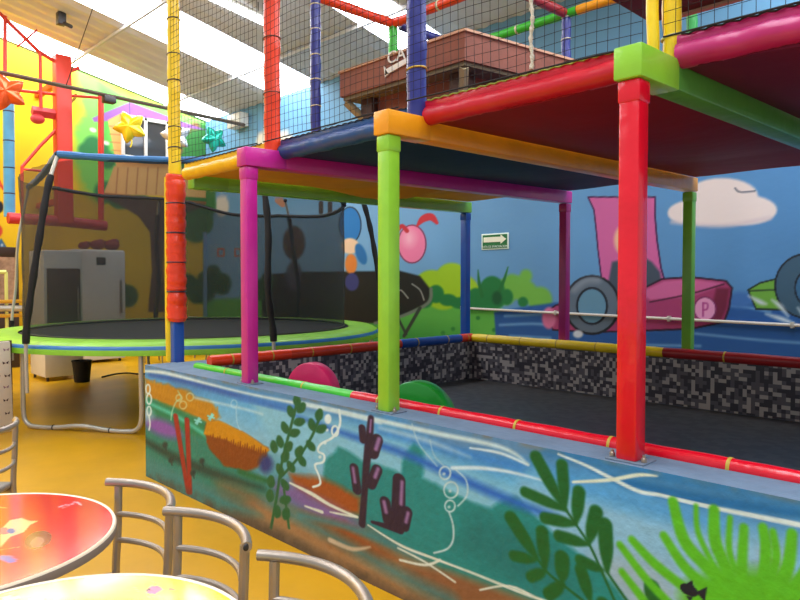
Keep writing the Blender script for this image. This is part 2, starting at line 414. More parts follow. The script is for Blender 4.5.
    S([(271,528),(277,495),(282,462),(290,430),(297,403)], 1.3, G); S([(280,478),(298,458),(312,436),(321,414)], 1.2, G); S([(289,528),(284,490)], 1.2, G)
    lv = [(297,401,0),(291,412,-20),(301,408,40),(299,422,75),(285,428,-20),(294,433,70),(280,442,-10),(274,447,-5),(288,447,40),(319,415,20),(312,425,-10),(321,429,60),(311,446,-40),(299,452,30),(302,461,-30),(291,467,-30),(285,457,30),(280,470,-20),(285,485,-30),(285,500,70),(271,482,10),(270,496,10),(277,512,10),(286,514,20)]
    for x, y, a in lv:
        dx, dy = 4.2*math.sin(math.radians(a)), 4.6*math.cos(math.radians(a)); S([(x-dx,y+dy),(x-dx*.1,y+dy*.1),(x+dx*.9,y-dy*.9)], [1.6, 4.1, 2.6], G, .8)
    # purple cactus corals
    K, H = (46, 28, 48), (156, 116, 152)
    S([(362,524),(364,500),(366,470),(369,440),(371,418)], [3.6,3.2,3.6,4,3], K, .8)
    S([(362,428),(363,440)], 3.6, K); S([(377,440),(373,453)], 6, K); S([(377,470),(371,484)], 5.4, K); S([(354,468),(357,490)], 4.6, K)
    S([(379,439),(376,449)], 2, H, 1.2); S([(378,469),(375,477)], 1.8, H, 1.2); S([(353,468),(355,482)], 1.4, H, 1.2); S([(371,420),(370,432)], .9, H, .8)
    S([(399,480),(398,522)], [6.5, 7.5], K); S([(385,502),(388,520)], 5.5, K); S([(407,512),(404,526)], 5.5, K); S([(372,522),(400,530)], [1.5, 4], K)
    S([(402,482),(401,504)], 1.7, H, 1.2); S([(384,502),(386,512)], 1.8, H, 1.2); S([(408,513),(406,522)], 1.6, H, 1.2)
    # dark leafy plants
    L = (26, 88, 40)
    leaves = [((536,457),(562,505),6.5),((562,465),(565,507),6),((525,492),(566,510),5.5),((579,492),(576,522),6.5),((545,518),(575,524),6),((596,512),(589,542),7),((559,536),(587,544),6),((580,560),(602,570),5.5),((581,570),(590,600),6.5),
              ((605,525),(607,570),7.5),((652,588),(654,604),8.5),((603,604),(605,612),7),((511,518),(536,557),7),((542,532),(545,567),6.5),((514,556),(535,560),5.5),((531,577),(545,571),5.5),((562,558),(562,580),7.5),((549,594),(563,584),6.5)]
    for a, b, r in leaves: S([a, ((a[0]*.45+b[0]*.55), (a[1]*.45+b[1]*.55)), b], [r, r*.95, r*.35], L, 1.4)
    for q in ([(566,510),(577,526),(590,546),(602,572),(616,604)], [(536,557),(548,573),(563,585),(590,606)], [(607,572),(618,588),(630,605)]): S(q, 1.4, L, .8)
    # bright palm
    B = (96, 170, 44)
    E(742, 596, 62, 28, B, 0, 9); E(800, 600, 60, 20, B, 0, 9)
    for q in ([(845,552),(835,580),(810,610)], [(880,575),(860,595),(820,620)]): S(q, 6, B, 1.6, .95)
    for q, r in (([(673,502),(684,540),(706,566),(730,588)], 6.5), ([(696,506),(698,532),(712,562),(730,590)], 3), ([(714,510),(715,540),(724,564),(735,590)], 6.5), ([(730,518),(729,548),(735,570)], 3.4), ([(744,528),(742,564),(742,590)], 5.5),
                 ([(763,528),(766,552),(762,590)], 6), ([(773,532),(776,560),(766,590)], 4.5), ([(792,534),(788,566),(776,590)], 6.5), ([(664,536),(684,566),(708,588),(730,600)], 5.5), ([(620,545),(647,580),(670,604)], 4.5), ([(632,540),(655,564),(690,592)], 5), ([(622,572),(642,598),(650,610)], 4.5), ([(815,540),(808,566),(790,596)], 6)):
        S(q, [r*.85]+[r]*(len(q)-1), B, 1.6, .95)
    E(689, 590, 10, 5.5, (20, 24, 38), 28, .6); O([(696,592),(707,587),(705,602)], (20, 24, 38), .6); O([(686,584),(692,580),(694,587)], (20, 24, 38), .5); O([(686,596),(690,602),(693,597)], (20, 24, 38), .5)
    # wear: scuffed foot of the wall and chipped upper edge
    n = fbm(U, V, .09, 21); a = np.clip((.075-V)/.05, 0, 1)*np.clip(n*2.2-.5, 0, 1)*.7; P.put(np.arange(len(U)), a, (86, 70, 58))
    a = np.clip((V-(WZ-.022))/.02, 0, 1)*np.clip(fbm(U, V, .12, 31)*3-1.3, 0, 1)*.8; P.put(np.arange(len(U)), a, (128, 118, 104))
    P.C *= (.95+.1*fbm(U, V, .03, 9))[:, None]
    g = P.C.mean(1, keepdims=True); P.C = (g+(P.C-g)*1.22)*np.array((.92, 1.0, 1.04))
    return P.C
us = [-5.03]
while us[-1] < 1.6: us.append(us[-1] + max(.0028, .0040+.0007*(-us[-1])) + (.02 if us[-1] > .1 else 0))
SEA = painted('painted sea bed wall', .5, .2, 30)
wf = wall_grid('wall_pit_front', np.array(us), np.linspace(0, WZ, 190), lambda u, v: np.c_[skew(u, v), FY+BAT*v/WZ, v], (0, .245, 0), [SEA, CONC], front_paint)
tag(wf, 'low pit wall painted with a sea bed of corals, plants and bubbles', 'wall', kind='structure')
m = MB(); m.face([(-4.68,2.506,.44),(1.6,2.506,.44),(1.6,2.506,WZ-.01),(-4.68,2.506,WZ-.01)]); m.build('tiled_lining', TILE, wf, False)
# left and back low walls
def low_wall(name, x0, x1, y0, y1, lab, lining):
    m = MB(); m.box(x0, x1, y0, y1, 0, WZ, .012); o = m.build(name, CONC); tag(o, lab, 'wall', kind='structure')
    m = MB(); m.face(lining); m.build('tiled_lining', TILE, o, False); return o
low_wall('wall_pit_left', -5.14, -4.68, 2.505, 5.92, 'grey low wall of the pit beside the trampoline, tiled inside', [(-4.678,2.5,.44),(-4.678,5.66,.44),(-4.678,5.66,WZ),(-4.678,2.5,WZ)])
low_wall('wall_pit_back', -4.675, 1.6, 5.66, 5.92, 'low wall behind the pit with black and grey tiles inside', [(-4.678,5.658,.44),(1.6,5.658,.44),(1.6,5.658,WZ),(-4.678,5.658,WZ)])
m = MB(); m.box(-4.67, 1.6, 2.51, 5.65, .3, .44); tag(m.build('floor_pit', PITF, None, False), 'dark tiled floor inside the pit', 'floor', kind='structure')

# ------------------------------------------------------------------ floor, walls, roof
FLOORM = mat('yellow floor paint', (208, 154, 6), .38, .14, 1.6, .08, 14, coat=.1)
m = MB(); m.box(-13.9, 4.0, -4.5, 7.7, -.1, 0); tag(m.build('floor', FLOORM, None, False), 'worn yellow painted concrete floor', 'floor', kind='structure')

def back_paint(U, V):
    d_at = lambda x, y: float((on_y(x, y, BY)-EYE) @ fw)
    def w(x, y): p = on_y(x, y, BY); return (p[0], p[2])
    P = Paint(U, V, w, d_at); S, E, O = P.stroke, P.ell, P.poly
    c0, c1 = np.array((122, 170, 206.)), np.array((78, 134, 186.)); t = np.clip((U+9)/7, 0, 1)[:, None]; P.C[:] = c0*(1-t)+c1*t
    n = fbm(U, V, 1.3, 2)[:, None]; P.C *= (.93+.14*n)
    up_ = np.clip((V-2.7)/.3, 0, 1)[:, None]; P.C = P.C*(1-up_) + np.array((104, 158, 194.))*up_
    # meadow
    O([(200,300),(300,296),(420,300),(500,306),(500,380),(200,400)], (92, 176, 70), 3)
    O([(200,330),(400,322),(470,330),(470,390),(200,410)], (60, 150, 60), 8, .8)
    for x, y, r in ((432,286,16),(452,278,15),(462,290,15),(443,294,16),(470,296,12)): E(x, y, r*1.1, r, (156, 196, 30), 0, 1.5)
    for x, y, r in ((520,288,11),(512,284,9),(527,292,10),(526,276,6),(505,292,12),(540,300,12)): E(x, y, r, r*1.1, (110, 176, 66), 0, 2)
    for x, y, rx, ry in ((436,294,8,9),(448,300,9,6),(462,303,12,6),(476,298,9,10),(492,292,13,16),(507,297,6,8),(484,303,20,8),(523,302,5,5),(425,300,8,8)): E(x, y, rx, ry, (28, 118, 58), 0, 1.2)
    S([(478,270),(479,282),(482,296)], [.5,1.5,2], (30, 110, 50)); S([(508,267),(504,280),(498,294)], [.5,1.5,2], (30, 110, 50)); E(497, 298, 5, 7, (18, 84, 44), 0, 1.5)
    for x, y in ((453,329),(443,333),(478,318),(494,330)): E(x, y, 2, 2, (44, 130, 56))
    # water
    O([(494,312),(530,306),(575,300),(640,300),(800,302),(1700,330),(1700,600),(488,380),(496,340)], (34, 86, 152), 2)
    for q in ([(500,325),(540,324),(570,330)], [(510,336),(550,338)], [(690,333),(760,340),(820,344)], [(640,345),(700,346)], [(720,305),(745,307),(770,312)], [(505,316),(545,314)]): S(q, 1.4, (110, 160, 206), 1.2, .8)
    E(740, 300, 14, 8, (60, 110, 176), 0, 3)
    # clouds
    for x, y, rx, ry in ((722,196,36,18),(700,212,32,13),(745,210,32,15),(720,214,45,12),(690,214,22,10)): E(x, y, rx, ry, (228, 214, 210), 0, 1.5)
    S([(672,222),(720,226),(770,218)], 2, (206, 190, 196), 2, .7); S([(735,188),(740,192),(755,191)], .7, (70, 80, 100))
    for x, y, rx, ry in ((222,206,7,11),(270,135,8,10),(284,140,9,8),(262,142,6,9)): E(x, y, rx, ry, (226, 216, 196), 0, 1.5)
    # plain painted ovals standing on the dark disc, pink balloon shapes beside them
    O([(262,275),(300,272),(400,271),(420,276),(431,290),(428,303),(402,316),(380,323),(262,325)], (24, 24, 24), 1)
    S([(431,289),(428,303),(402,316),(375,323)], 1.6, (112, 122, 108), .8); S([(420,308),(404,336)], 1.6, (50, 60, 50)); S([(398,318),(406,334)], 1.3, (50, 60, 50))
    S([(412,284),(420,290),(424,300)], .6, (170, 170, 160)); S([(395,300),(400,290),(408,298)], .6, (170, 170, 160))
    E(350, 225, 11, 18, (28, 116, 182), 0, 1, 1, (.6, (20, 40, 60))); E(350, 246, 9, 8, (238, 198, 160), 0, 1); E(361, 254, 5, 11, (34, 110, 170), -20, 1); E(351, 264, 6, 10, (232, 132, 56), 0, 1); E(352, 282, 7, 9, (56, 60, 120), 0, 1)
    E(294, 243, 11, 17, (74, 56, 48), 0, 1.5); E(294, 276, 8, 15, (72, 72, 90), 0, 1.5)
    for x in (321, 330): S([(x,203),(x,212)], 2.2, (60, 50, 46)); S([(278,200),(283,204)], 3, (190, 130, 100))
    E(412, 244, 14, 19, (238, 122, 162), 0, 1, 1, (.6, (120, 40, 70))); E(409, 238, 7, 9, (246, 170, 190), 0, 4, .8); S([(417,226),(423,219),(431,217),(437,223)], [1,3.5,3.5,1.5], (196, 40, 52)); S([(398,230),(402,226),(407,231)], 2, (196, 40, 52))
    # racing boats on wheels
    O([(588,197),(655,197),(655,215),(657,240),(661,268),(668,292),(604,300),(601,275),(598,250),(596,228),(594,210)], (202, 96, 156), 1.2, 1, (.8, (60, 20, 70)))
    O([(612,262),(640,255),(652,262),(660,272),(664,296),(606,296)], (62, 76, 92), 1.5)
    E(622, 240, 8, 14, (232, 180, 150), 0, 2)
    O([(546,312),(556,305),(600,300),(640,290),(662,279),(690,277),(726,281),(732,288),(729,308),(724,322),(690,329),(600,332),(553,330)], (160, 56, 104), .9, 1, (.9, (40, 14, 40)))
    O([(640,292),(664,281),(690,279),(724,283),(715,288),(690,297),(650,300)], (200, 96, 148), 1.5); O([(716,288),(730,288),(727,308),(722,320),(708,322)], (110, 28, 60), 1.5, .9)
    S([(650,302),(690,294),(724,284)], .8, (70, 20, 50)); E(549, 318, 7, 11, (206, 110, 150), 0, 1.5)
    E(705, 309, 11, 12, (224, 150, 190), 0, .8, 1, (.8, (120, 40, 90))); S([(703,316),(703,303)], .9, (168, 60, 130)); S([(703,303),(707.5,304),(707,309),(703,310)], .8, (168, 60, 130))
    E(592, 305, 27, 29, (92, 108, 124), 0, 1, 1, (1.2, (20, 24, 34))); E(592, 306, 15, 18, (96, 142, 168), 0, 1, 1, (1.1, (22, 28, 40))); S([(574,290),(585,281),(598,280)], 3, (140, 152, 164), 3, .7)
    E(578, 334, 5, 4, (196, 206, 216), 0, 1.2)
    O([(748,290),(760,283),(776,279),(800,277),(840,277),(840,312),(756,309)], (104, 164, 60), 1, 1, (.9, (24, 40, 30))); S([(750,291),(770,290),(790,291)], .7, (24, 40, 30))
    E(806, 286, 31, 32, (56, 88, 110), 0, 1, 1, (1, (18, 28, 38))); E(810, 288, 15, 18, (50, 100, 140), 0, 1, 1, (1, (18, 28, 38)))
    for q in ([(749,296),(760,302),(766,304)], [(772,300),(780,306),(788,316)], [(766,314),(782,319),(795,324)], [(798,308),(806,318)]): S(q, [1,2.6,1.2], (196, 212, 220), 1.5, .8)
    # tree crown that laps round the corner
    for x, y, r in ((203,190,16),(209,205,9),(206,222,9)): E(x, y, r*.8, r*1.3, (50, 118, 48), 0, 1.5)
    for x, y in ((221,253),(238,253)): S([(x-3,y-4),(x+3,y-4),(x+3,y+3),(x-3,y+3),(x-3,y-4)], .7, (216, 96, 50), .5, 1, 1)
    # leafy dark plants low in the corner
    for x, y, r in ((213,275,8),(222,284,9),(206,290,10),(262,290,9),(268,282,7)): E(x, y, r, r*1.2, (36, 84, 44), 0, 2)
    return P.C
def spaced(a, b, s0, z0, z1, s1): # fine rows between z0 and z1, coarse elsewhere
    out = [a]
    while out[-1] < b: out.append(out[-1] + (s0 if z0 <= out[-1] <= z1 else s1))
    out[-1] = b; return np.array(out)
bu = [LX]
while bu[-1] < 1.7: bu.append(bu[-1] + .010 + .0006*max(0, -bu[-1]))
MURAL = painted('painted mural wall', .6, .1, 12)
wb = wall_grid('wall_back', np.array(bu), spaced(0, RZ, .0115, .55, 3.0, .10), lambda u, v: np.c_[u, np.full(len(u), BY), v], (0, .25, 0), MURAL, back_paint)
tag(wb, 'long blue back wall with a painted meadow, water and pink racing boat', 'wall', kind='structure')

def left_paint(U, V):
    d_at = lambda x, y: float((on_x(x, y, LX)-EYE) @ fw)
    def w(x, y): p = on_x(x, y, LX); return (p[1], p[2])
    P = Paint(U, V, w, d_at); S, E, O = P.stroke, P.ell, P.poly
    P.fillall((246, 198, 12)); P.C *= (.96+.08*fbm(U, V, .8, 2))[:, None]
    O([(-60,60),(40,62),(75,72),(80,140),(62,160),(-60,150)], (250, 222, 20), 14, .6)
    # tree crown and leaves round the tree house
    O([(70,60),(100,78),(140,98),(210,118),(230,130),(230,170),(205,180),(100,205),(84,190),(72,160),(74,130),(82,110)], (122, 206, 84), 5, .95, wob=4)
    O([(100,84),(118,95),(112,130),(105,175),(98,150)], (86, 178, 66), 4, .8)
    for x, y, r in ((92,146,9),(84,150,6),(100,150,9),(108,160,8),(120,196,12),(104,192,10),(140,200,8)): E(x, y, r, r*1.1, (40, 122, 62), 0, 2)
    for x, y, r in ((174,140,14),(190,150,16),(200,140,14),(185,172,14),(203,170,14),(196,200,18),(205,215,14),(180,195,14),(196,226,14)): E(x, y, r, r*1.2, (50, 118, 48), 0, 2)
    for x, y in ((186,130),(195,126),(178,150)): E(x, y, 5, 4, (130, 90, 50), 0, 2)
    for x, y in ((93,130),(106,143)): E(x, y, 3.5, 2, (220, 232, 200), 20, 1)
    # tree house
    O([(92,118),(130,102),(170,117),(206,130),(170,126),(122,113),(108,121),(94,122)], (136, 84, 156), .8)
    O([(108,120),(122,113),(172,126),(172,166),(165,196),(103,194),(116,166),(113,145)], (236, 168, 92), .8)
    O([(105,192),(114,166),(206,172),(206,198)], (226, 172, 100), .8)
    for x in (118,128,138,148,158,170,182): S([(x,168),(x-2,194)], .5, (170, 110, 60))
    for y in (126,134,142,150,158): S([(109+(y-126)*.1,y),(121,y+1)], .4, (176, 112, 60))
    S([(102,194),(206,203)], 1.4, (150, 96, 50))
    # trunk
    O([(98,196),(206,204),(196,210),(174,216),(165,232),(163,270),(166,312),(148,312),(152,270),(150,232),(138,216),(118,204)], (96, 66, 50), 1.2)
    S([(158,225),(157,300)], 1.5, (66, 44, 36), 1.5, .8)
    for x, y, r in ((118,290,9),(128,296,10),(112,300,8),(178,290,9),(188,284,9),(198,292,11),(205,280,8),(170,300,8)): E(x, y, r, r*1.1, (44, 96, 44), 0, 2)
    # blue sky starts at the corner
    O([(203,232),(240,232),(240,330),(203,330)], (122, 160, 190), .8)
    # lettering on the yellow
    Rr, Bl, Kk = (210, 60, 40), (52, 104, 140), (30, 30, 36)
    S([(-6,190),(-2,178),(3,189)], 1.1, Rr, .4, 1, 1); S([(-4,186),(2,186)], .9, Rr, .4, 1, 1)
    E(-1, 207, 4.5, 6, Kk); E(-2, 231, 4.5, 6, Rr); S([(-14,190),(-14,178),(-8,178)], 1.1, Rr, .4, 1, 1)
    O([(-6,251),(1,238),(9,251)], Bl, .5); E(2, 245, 1.1, 1.3, (220, 226, 220)); S([(-1,250),(4,250)], .7, (220, 226, 220))
    return P.C
lu = np.concatenate([np.arange(-4.5, 1.5, .09), np.arange(1.5, BY, .0165), [BY]])
lv_ = spaced(0, 1.0, .018, .9, 9, .08)
rows = np.concatenate([lv_/1.0*.16, .16+np.linspace(0, .84, 260)[1:]])
def left_place(u, v):
    return np.c_[np.full(len(u), LX), u, v]
# the side wall rises with the roof: rows are stretched up to a sloping top line
nu = len(lu); frac = rows
def left_wall():
    U, Fv = np.meshgrid(lu, frac); top = roof_z(U)-.02; V = Fv*top
    n_u, n_v = len(lu), len(frac); co = np.c_[np.full(U.size, LX), U.ravel(), V.ravel()]
    K = U.size; cor = [0, n_u-1, K-1, K-n_u]
    co2 = np.vstack([co, co[cor]-np.array([.25, 0, 0])]); i = np.arange(K).reshape(n_v, n_u)
    faces = np.stack([i[:-1, :-1], i[:-1, 1:], i[1:, 1:], i[1:, :-1]], -1).reshape(-1, 4).tolist()
    for line, a, c in [(list(i[0, :]), K, K+1), (list(i[:, -1]), K+1, K+2), (list(i[-1, ::-1]), K+2, K+3), (list(i[::-1, 0]), K+3, K)]: faces.append([int(q) for q in line[::-1]]+[a, c])
    faces.append([K+3, K+2, K+1, K])
    me = bpy.data.meshes.new('wall_left'); me.from_pydata(co2.tolist(), [], faces); me.update(); me.materials.append(MURAL)
    C = left_paint(U.ravel(), V.ravel()); at = me.color_attributes.new('paint', 'FLOAT_COLOR', 'POINT')
    full = np.ones((K+4, 4), np.float32); full[:K, :3] = s2l(np.clip(C, 0, 255)); full[K:, :3] = full[cor, :3]; at.data.foreach_set('color', full.ravel())
    return tag(link('wall_left', me), 'yellow side wall painted with a tree and a tree house', 'wall', kind='structure')
left_wall()
# real window in the tree house
wq = [on_x(*p, LX) for p in ((121,157),(168,161),(168,125),(121,114))]
y0, y1 = wq[0][1], wq[1][1]; z0, z1 = wq[0][2]-.02, wq[3][2]
m = MB()
for a, b, c, d in ((y0, y1, z0, z0+.07), (y0, y1, z1-.07, z1), (y0, y0+.06, z0, z1), (y1-.06, y1, z0, z1), ((y0+y1)/2-.03, (y0+y1)/2+.03, z0, z1)): m.box(LX-.02, LX+.06, a, b, c, d, .006)
wo = m.build('window_1', WHITE); tag(wo, 'white framed sliding window inside the painted tree house', 'window', kind='structure')
m = MB(); m.box(LX-.01, LX+.02, y0+.05, y1-.05, z0+.05, z1-.05); m.build('pane', GLASS, wo, False)

# roof of corrugated sheet with translucent strips that let the daylight in, plus added ones out of view
sx = [LX+.02, LX+.95]
def strip(p_top, p_bot):           # where a bright strip crosses the view: its two edges on the roof plane
    return on_roof(*p_top)[0], on_roof(*p_bot)[0]
a1, b1 = strip((200, 60), (200, 20)); a2, b2 = strip((365, 27), (365, -18))
strips = [(LX+.02, LX+.95), (a1, b1), (a2, b2)]
w0 = b1-a1
x = b2 + 4.2
while x < 3.6: strips.append((x, x+1.25)); x += 3.6  # unseen strips past the view, added and widened for front light
edges = []
cur = LX-.25
for a, b in strips: edges.append((cur, a)); cur = b
edges.append((cur, 4.2))
Y0, Y1 = -4.5, BY+.25
def sheet(x0, x1, lift=0):
    m = MB(); n = max(2, int((x1-x0)/.05)); prev = None
    for i in range(n+1):
        xx = x0+(x1-x0)*i/n; dz = .018*math.sin(2*PI*xx/.30)+lift
        row = [m.bm.verts.new((xx, yy, roof_z(yy)+dz)) for yy in (Y0, BY, Y1)]
        if prev:
            for k in range(2): m.bm.faces.new((prev[k], row[k], row[k+1], prev[k+1]))
        prev = row
    return m
m = None
bmroof = MB()
for x0, x1 in edges:
    n = max(2, int((x1-x0)/.05)); prev = None
    for i in range(n+1):
        xx = x0+(x1-x0)*i/n; dz = .018*math.sin(2*PI*xx/.30)
        row = [bmroof.bm.verts.new((xx, yy, roof_z(yy)+dz)) for yy in (Y0, BY, Y1)]
        if prev:
            for k in range(2): bmroof.bm.faces.new((prev[k], row[k], row[k+1], prev[k+1]))
        prev = row
ce = bmroof.build('ceiling', ROOFM); tag(ce, 'sloping pale grey corrugated roof', 'ceiling', kind='structure')
for k, (x0, x1) in enumerate(strips):
    o = sheet(x0, x1, .004).build('skylight', SKY); tag(o, 'glowing translucent daylight strip in the sloping roof, unseen ones added for front light', 'skylight', 'translucent roof strips', 'structure')
m = MB()
for yy in (6.3, 4.4, 2.4, .4, -1.6, -3.6): m.box(LX, 4.1, yy-.02, yy+.02, roof_z(yy)-.075, roof_z(yy)-.03)
tag(m.build('trim_purlins', mat('purlin steel', (205, 204, 202), .6), None, False), 'thin steel purlins under the roof sheets', 'trim', kind='structure')

# fluorescent batten under the roof
pa, pb = on_roof(203, -6, .25), on_roof(264, 23, .25)
t = thing('fluorescent_lamp', 'long lit white fluorescent batten lamp under the roof', 'lamp', pb)
m = MB(); m.tube([pb, pa + (pa-pb)*.1], .035, 12); m.build('tube', TUBE, t)
m = MB(); q = np.array([0, 0, .07]); m.tube([pb+q, pa+(pa-pb)*.1+q], .055, 4); m.build('housing', WHITE, t, False)
for k in (.1, .9):
    c = pb+(pa-pb)*k; m = MB(); m.tube([c+q, (c[0], c[1], roof_z(c[1]))], .008, 6); m.build('hanger', DARK, t)

# ------------------------------------------------------------------ play frame: posts, beams, mats
PX = [-3.755, -2.46, -1.168, .15]; FX = [-3.6, -2.39, -1.08, .2]
NYc, FYc = 2.33, 5.78
BB, BT = 2.222, 2.337
def post(x, y, z0, z1, m_, label, w=.082, far=False):
    t = thing('padded_post', label, 'post', (x, y, z0), 'square padded posts of the play frame')
    h = w/2
    m = MB()
    n = 7
    for i in range(1):
        m.box(x-h, x+h, y-h, y+h, z0+.004, z1, .010, 2)
    m.build('sleeve', m_, t)
    m = MB(); m.box(x-h-.004, x+h+.004, y-h-.004, y+h+.004, z1-.085, z1-.002, .010, 2); m.build('collar', m_, t)
    m = MB(); m.box(x-h-.035, x+h+.035, y-h-.012, y+h+.012, z0, z0+.006, .002); bp = m.build('base_plate', mat('painted plate', (112, 128, 146), .6, .2, 30), t)
    for sx_ in (-1, 1):
        m = MB(); m.lathe([(.011, 0), (.011, .012), (.006, .016), (.006, .024)], (x+sx_*(h+.022), y-.02, z0+.008), 8); m.build('bolt', STEEL, bp)
    return t
post(PX[0], NYc, WZ, BB, MAG, 'bright magenta square post on the front pit wall')
post(PX[1], NYc, WZ, BB, LIME, 'lime green square post on the front pit wall, in front of the green foam disc')
post(PX[2], NYc, WZ, BB, RED, 'shiny red square post on the front pit wall, nearest to the viewer', .080)
post(-4.87, 5.79, WZ, 2.25, BLUE, 'dark blue square post at the far left corner of the pit')
post(FX[0], FYc, WZ, 2.25, vinyl('plum vinyl', (170, 40, 120)), 'plum square post behind the pit, left of the pink haired painting')
post(FX[1], FYc, WZ, 2.25, OLIVE, 'leaf green square post behind the pit, in front of the painted cloud')

def beam(xn, xf, m_, mcap, label, y0=NYc-.055, y1=FYc+.05, rise=.032, hw=.0515):
    t = tag(thing('padded_beam', label, 'beam', (xn, y0, BB), 'long padded beams under the play floor'), kind='thing')
    def ring(x, y, z0, z1, h): return (x-h, y, z0), (x+h, y, z0), (x-h, y, z1), (x+h, y, z1)
    def bar(ya, yb, h, e):
        f = lambda y: (y-y0)/(y1-y0); xa, xb = xn+(xf-xn)*f(ya), xn+(xf-xn)*f(yb); ra, rb = rise*f(ya), rise*f(yb)
        m = MB(); m.hexa([(xa-h, ya, BB+ra-e), (xa+h, ya, BB+ra-e), (xb+h, yb, BB+rb-e), (xb-h, yb, BB+rb-e), (xa-h, ya, BT+ra+e), (xa+h, ya, BT+ra+e), (xb+h, yb, BT+rb+e), (xb-h, yb, BT+rb+e)], 0, .008); return m
    bar(y0+.2, y1, hw, 0).build('cover', m_, t)
    bar(y0, y0+.30, hw+.003, .002).build('end_sleeve', mcap, t)
    return t
beam(PX[0], FX[0], MAG, MAG, 'magenta padded beam running back from the magenta post')
beam(PX[1], FX[1], ORANGE, ORANGE, 'amber padded beam running back from the lime green post')
beam(PX[2], FX[2], GREEN, LIME, 'green padded beam with a lime end sleeve above the red post')
beam(-4.95, -4.87, OLIVE, OLIVE, 'leaf green padded beam at the left edge of the play floor', NYc+.22, 5.84, .03)

def mat_floor(x0, x1, fx0, fx1, m_, mroll, label, rope, sag=.05, waves=0, fold=False, yf=2.57, zt=2.40):
    t = thing('play_mat', label, 'mat', ((x0+x1)/2, yf, 2.3), 'padded floor mats of the upper level')
    nx, ny = 26, 40; m = MB(); g = {}
    for s_, zz in ((0, 2.315), (1, 2.375)):
        for j in range(ny+1):
            fy = j/ny; y = yf+(5.74-yf)*fy
            for i in range(nx+1):
                f = i/nx; x = (x0+(x1-x0)*f)*(1-fy)+(fx0+(fx1-fx0)*f)*fy
                z = zz + .05*fy - sag*math.sin(PI*f)*math.sin(PI*min(1, fy*1.2+.1)) + waves*math.sin(f*7+fy*11)*math.sin(PI*f)
                if fold and s_ == 0: z -= .09*max(0, 1-abs(fy-.42-.25*f)/.10)*math.sin(PI*min(1, f*1.3))
                g[s_, i, j] = m.bm.verts.new((x, y, z))
    for j in range(ny):
        for i in range(nx):
            for s_ in (0, 1): m.bm.faces.new([g[s_, a, b] for a, b in ((i, j), (i+1, j), (i+1, j+1), (i, j+1))])
    for j in range(ny):
        for i in (0, nx): m.bm.faces.new([g[0, i, j], g[0, i, j+1], g[1, i, j+1], g[1, i, j]])
    for i in range(nx):
        for j in (0, ny): m.bm.faces.new([g[0, i, j], g[0, i+1, j], g[1, i+1, j], g[1, i, j]])
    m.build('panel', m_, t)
    # rolled front lip with crinkles
    m = MB(); n = 60
    P = [(x0-.02+(x1-x0+.04)*i/n, yf-.005+.0012*math.sin(i*.7), zt-.062+.0016*math.sin(i*.5)+.0008*math.sin(i*2.1)) for i in range(n+1)]
    R = [.049+.0010*math.sin(i*.9)+.0006*math.sin(i*2.7) for i in range(n+1)]
    m.tube(P, R, 14); m.build('front_roll', mroll, t)
    m = MB(); m.box(x0-.02, x1+.02, yf-.03, yf-.018, zt-.04, zt+.012, .004); m.build('upper_flap', mroll, t)
    m = MB(); L = []
    for i in range(81): L.append((x0+(x1-x0)*i/80, yf-.033+.003*math.sin(i*1.57), zt+.010+.003*math.cos(i*1.57)))
    m.tube(L, .0035, 6); m.build('lacing', rope, t)
    return t
mat_floor(-4.88, -3.815, -4.80, -3.66, mat('mat yellow shaded underside', (214, 150, 30), .6, .12, 3, .25, 5, spec=.25), MATYEL, 'yellow mat at the left end of the play floor', ROPE, .05, .004, True, 2.50, 2.385)  # panel colours of all four mats darkened to carry the shade underneath
mat_floor(-3.69, -2.525, -3.54, -2.45, mat('mat blue shaded underside', (18, 48, 96), .6, .12, 3, .25, 5, spec=.25), MATBLUE, 'dark blue mat between the magenta and amber beams', ROPE, .05, .006)
mat_floor(-2.39, -1.235, -2.33, -1.14, mat('mat red shaded underside', (138, 18, 30), .6, .12, 3, .25, 5, spec=.25), MATRED, 'red mat between the amber beam and the lime capped beam', GROPE, .07, .004, False, 2.57, 2.41)
mat_floor(-1.10, .09, -1.02, .14, mat('mat purple shaded underside', (104, 22, 62), .6, .12, 3, .25, 5, spec=.25), PURP, 'purple pink mat at the right end of the play floor', ROPE, .10, .014, False, 2.60, 2.42)

# corner post of round pads, outside the left end of the wall
cx, cy = -5.24, 2.56
t = thing('corner_post', 'round orange red padded corner post beside the trampoline', 'post', (cx, cy, 0))
n = 46; P = []; R = []
for i in range(n+1):
    z = 1.17+(2.365-1.17)*i/n; k = (z-1.17)/(2.365-1.17)*5; dd = abs(k-round(k)); R.append(.078-.012*math.exp(-(dd/.06)**2)+.004*math.sin(i*2.1)); P.append((cx+.012+.004*math.sin(i*1.1), cy, z))
m = MB(); m.tube(P, R, 20); m.build('upper_pad', ORED, t)
m = MB(); m.box(cx-.03, cx+.055, cy-.045, cy+.045, 0, 1.17, .012); m.build('lower_pad', BLUE, t)
off = -rt*.055
m = MB(); m.tube([(cx+off[0], cy+off[1], .84), (cx+off[0]*1.1, cy+off[1]*1.1, 1.2), (cx+off[0], cy+off[1], 2.34)], .030, 12); m.build('yellow_pad', YEL, t)
for k in (1, 2, 3, 4):
    z = 1.17+(2.365-1.17)*k/5; m = MB(); m.tube([(cx+.012+.074*math.cos(a), cy+.074*math.sin(a), z) for a in np.linspace(0, 2*PI, 25)[:-1]], .006, 6, True); m.build('tie', TIED, t)

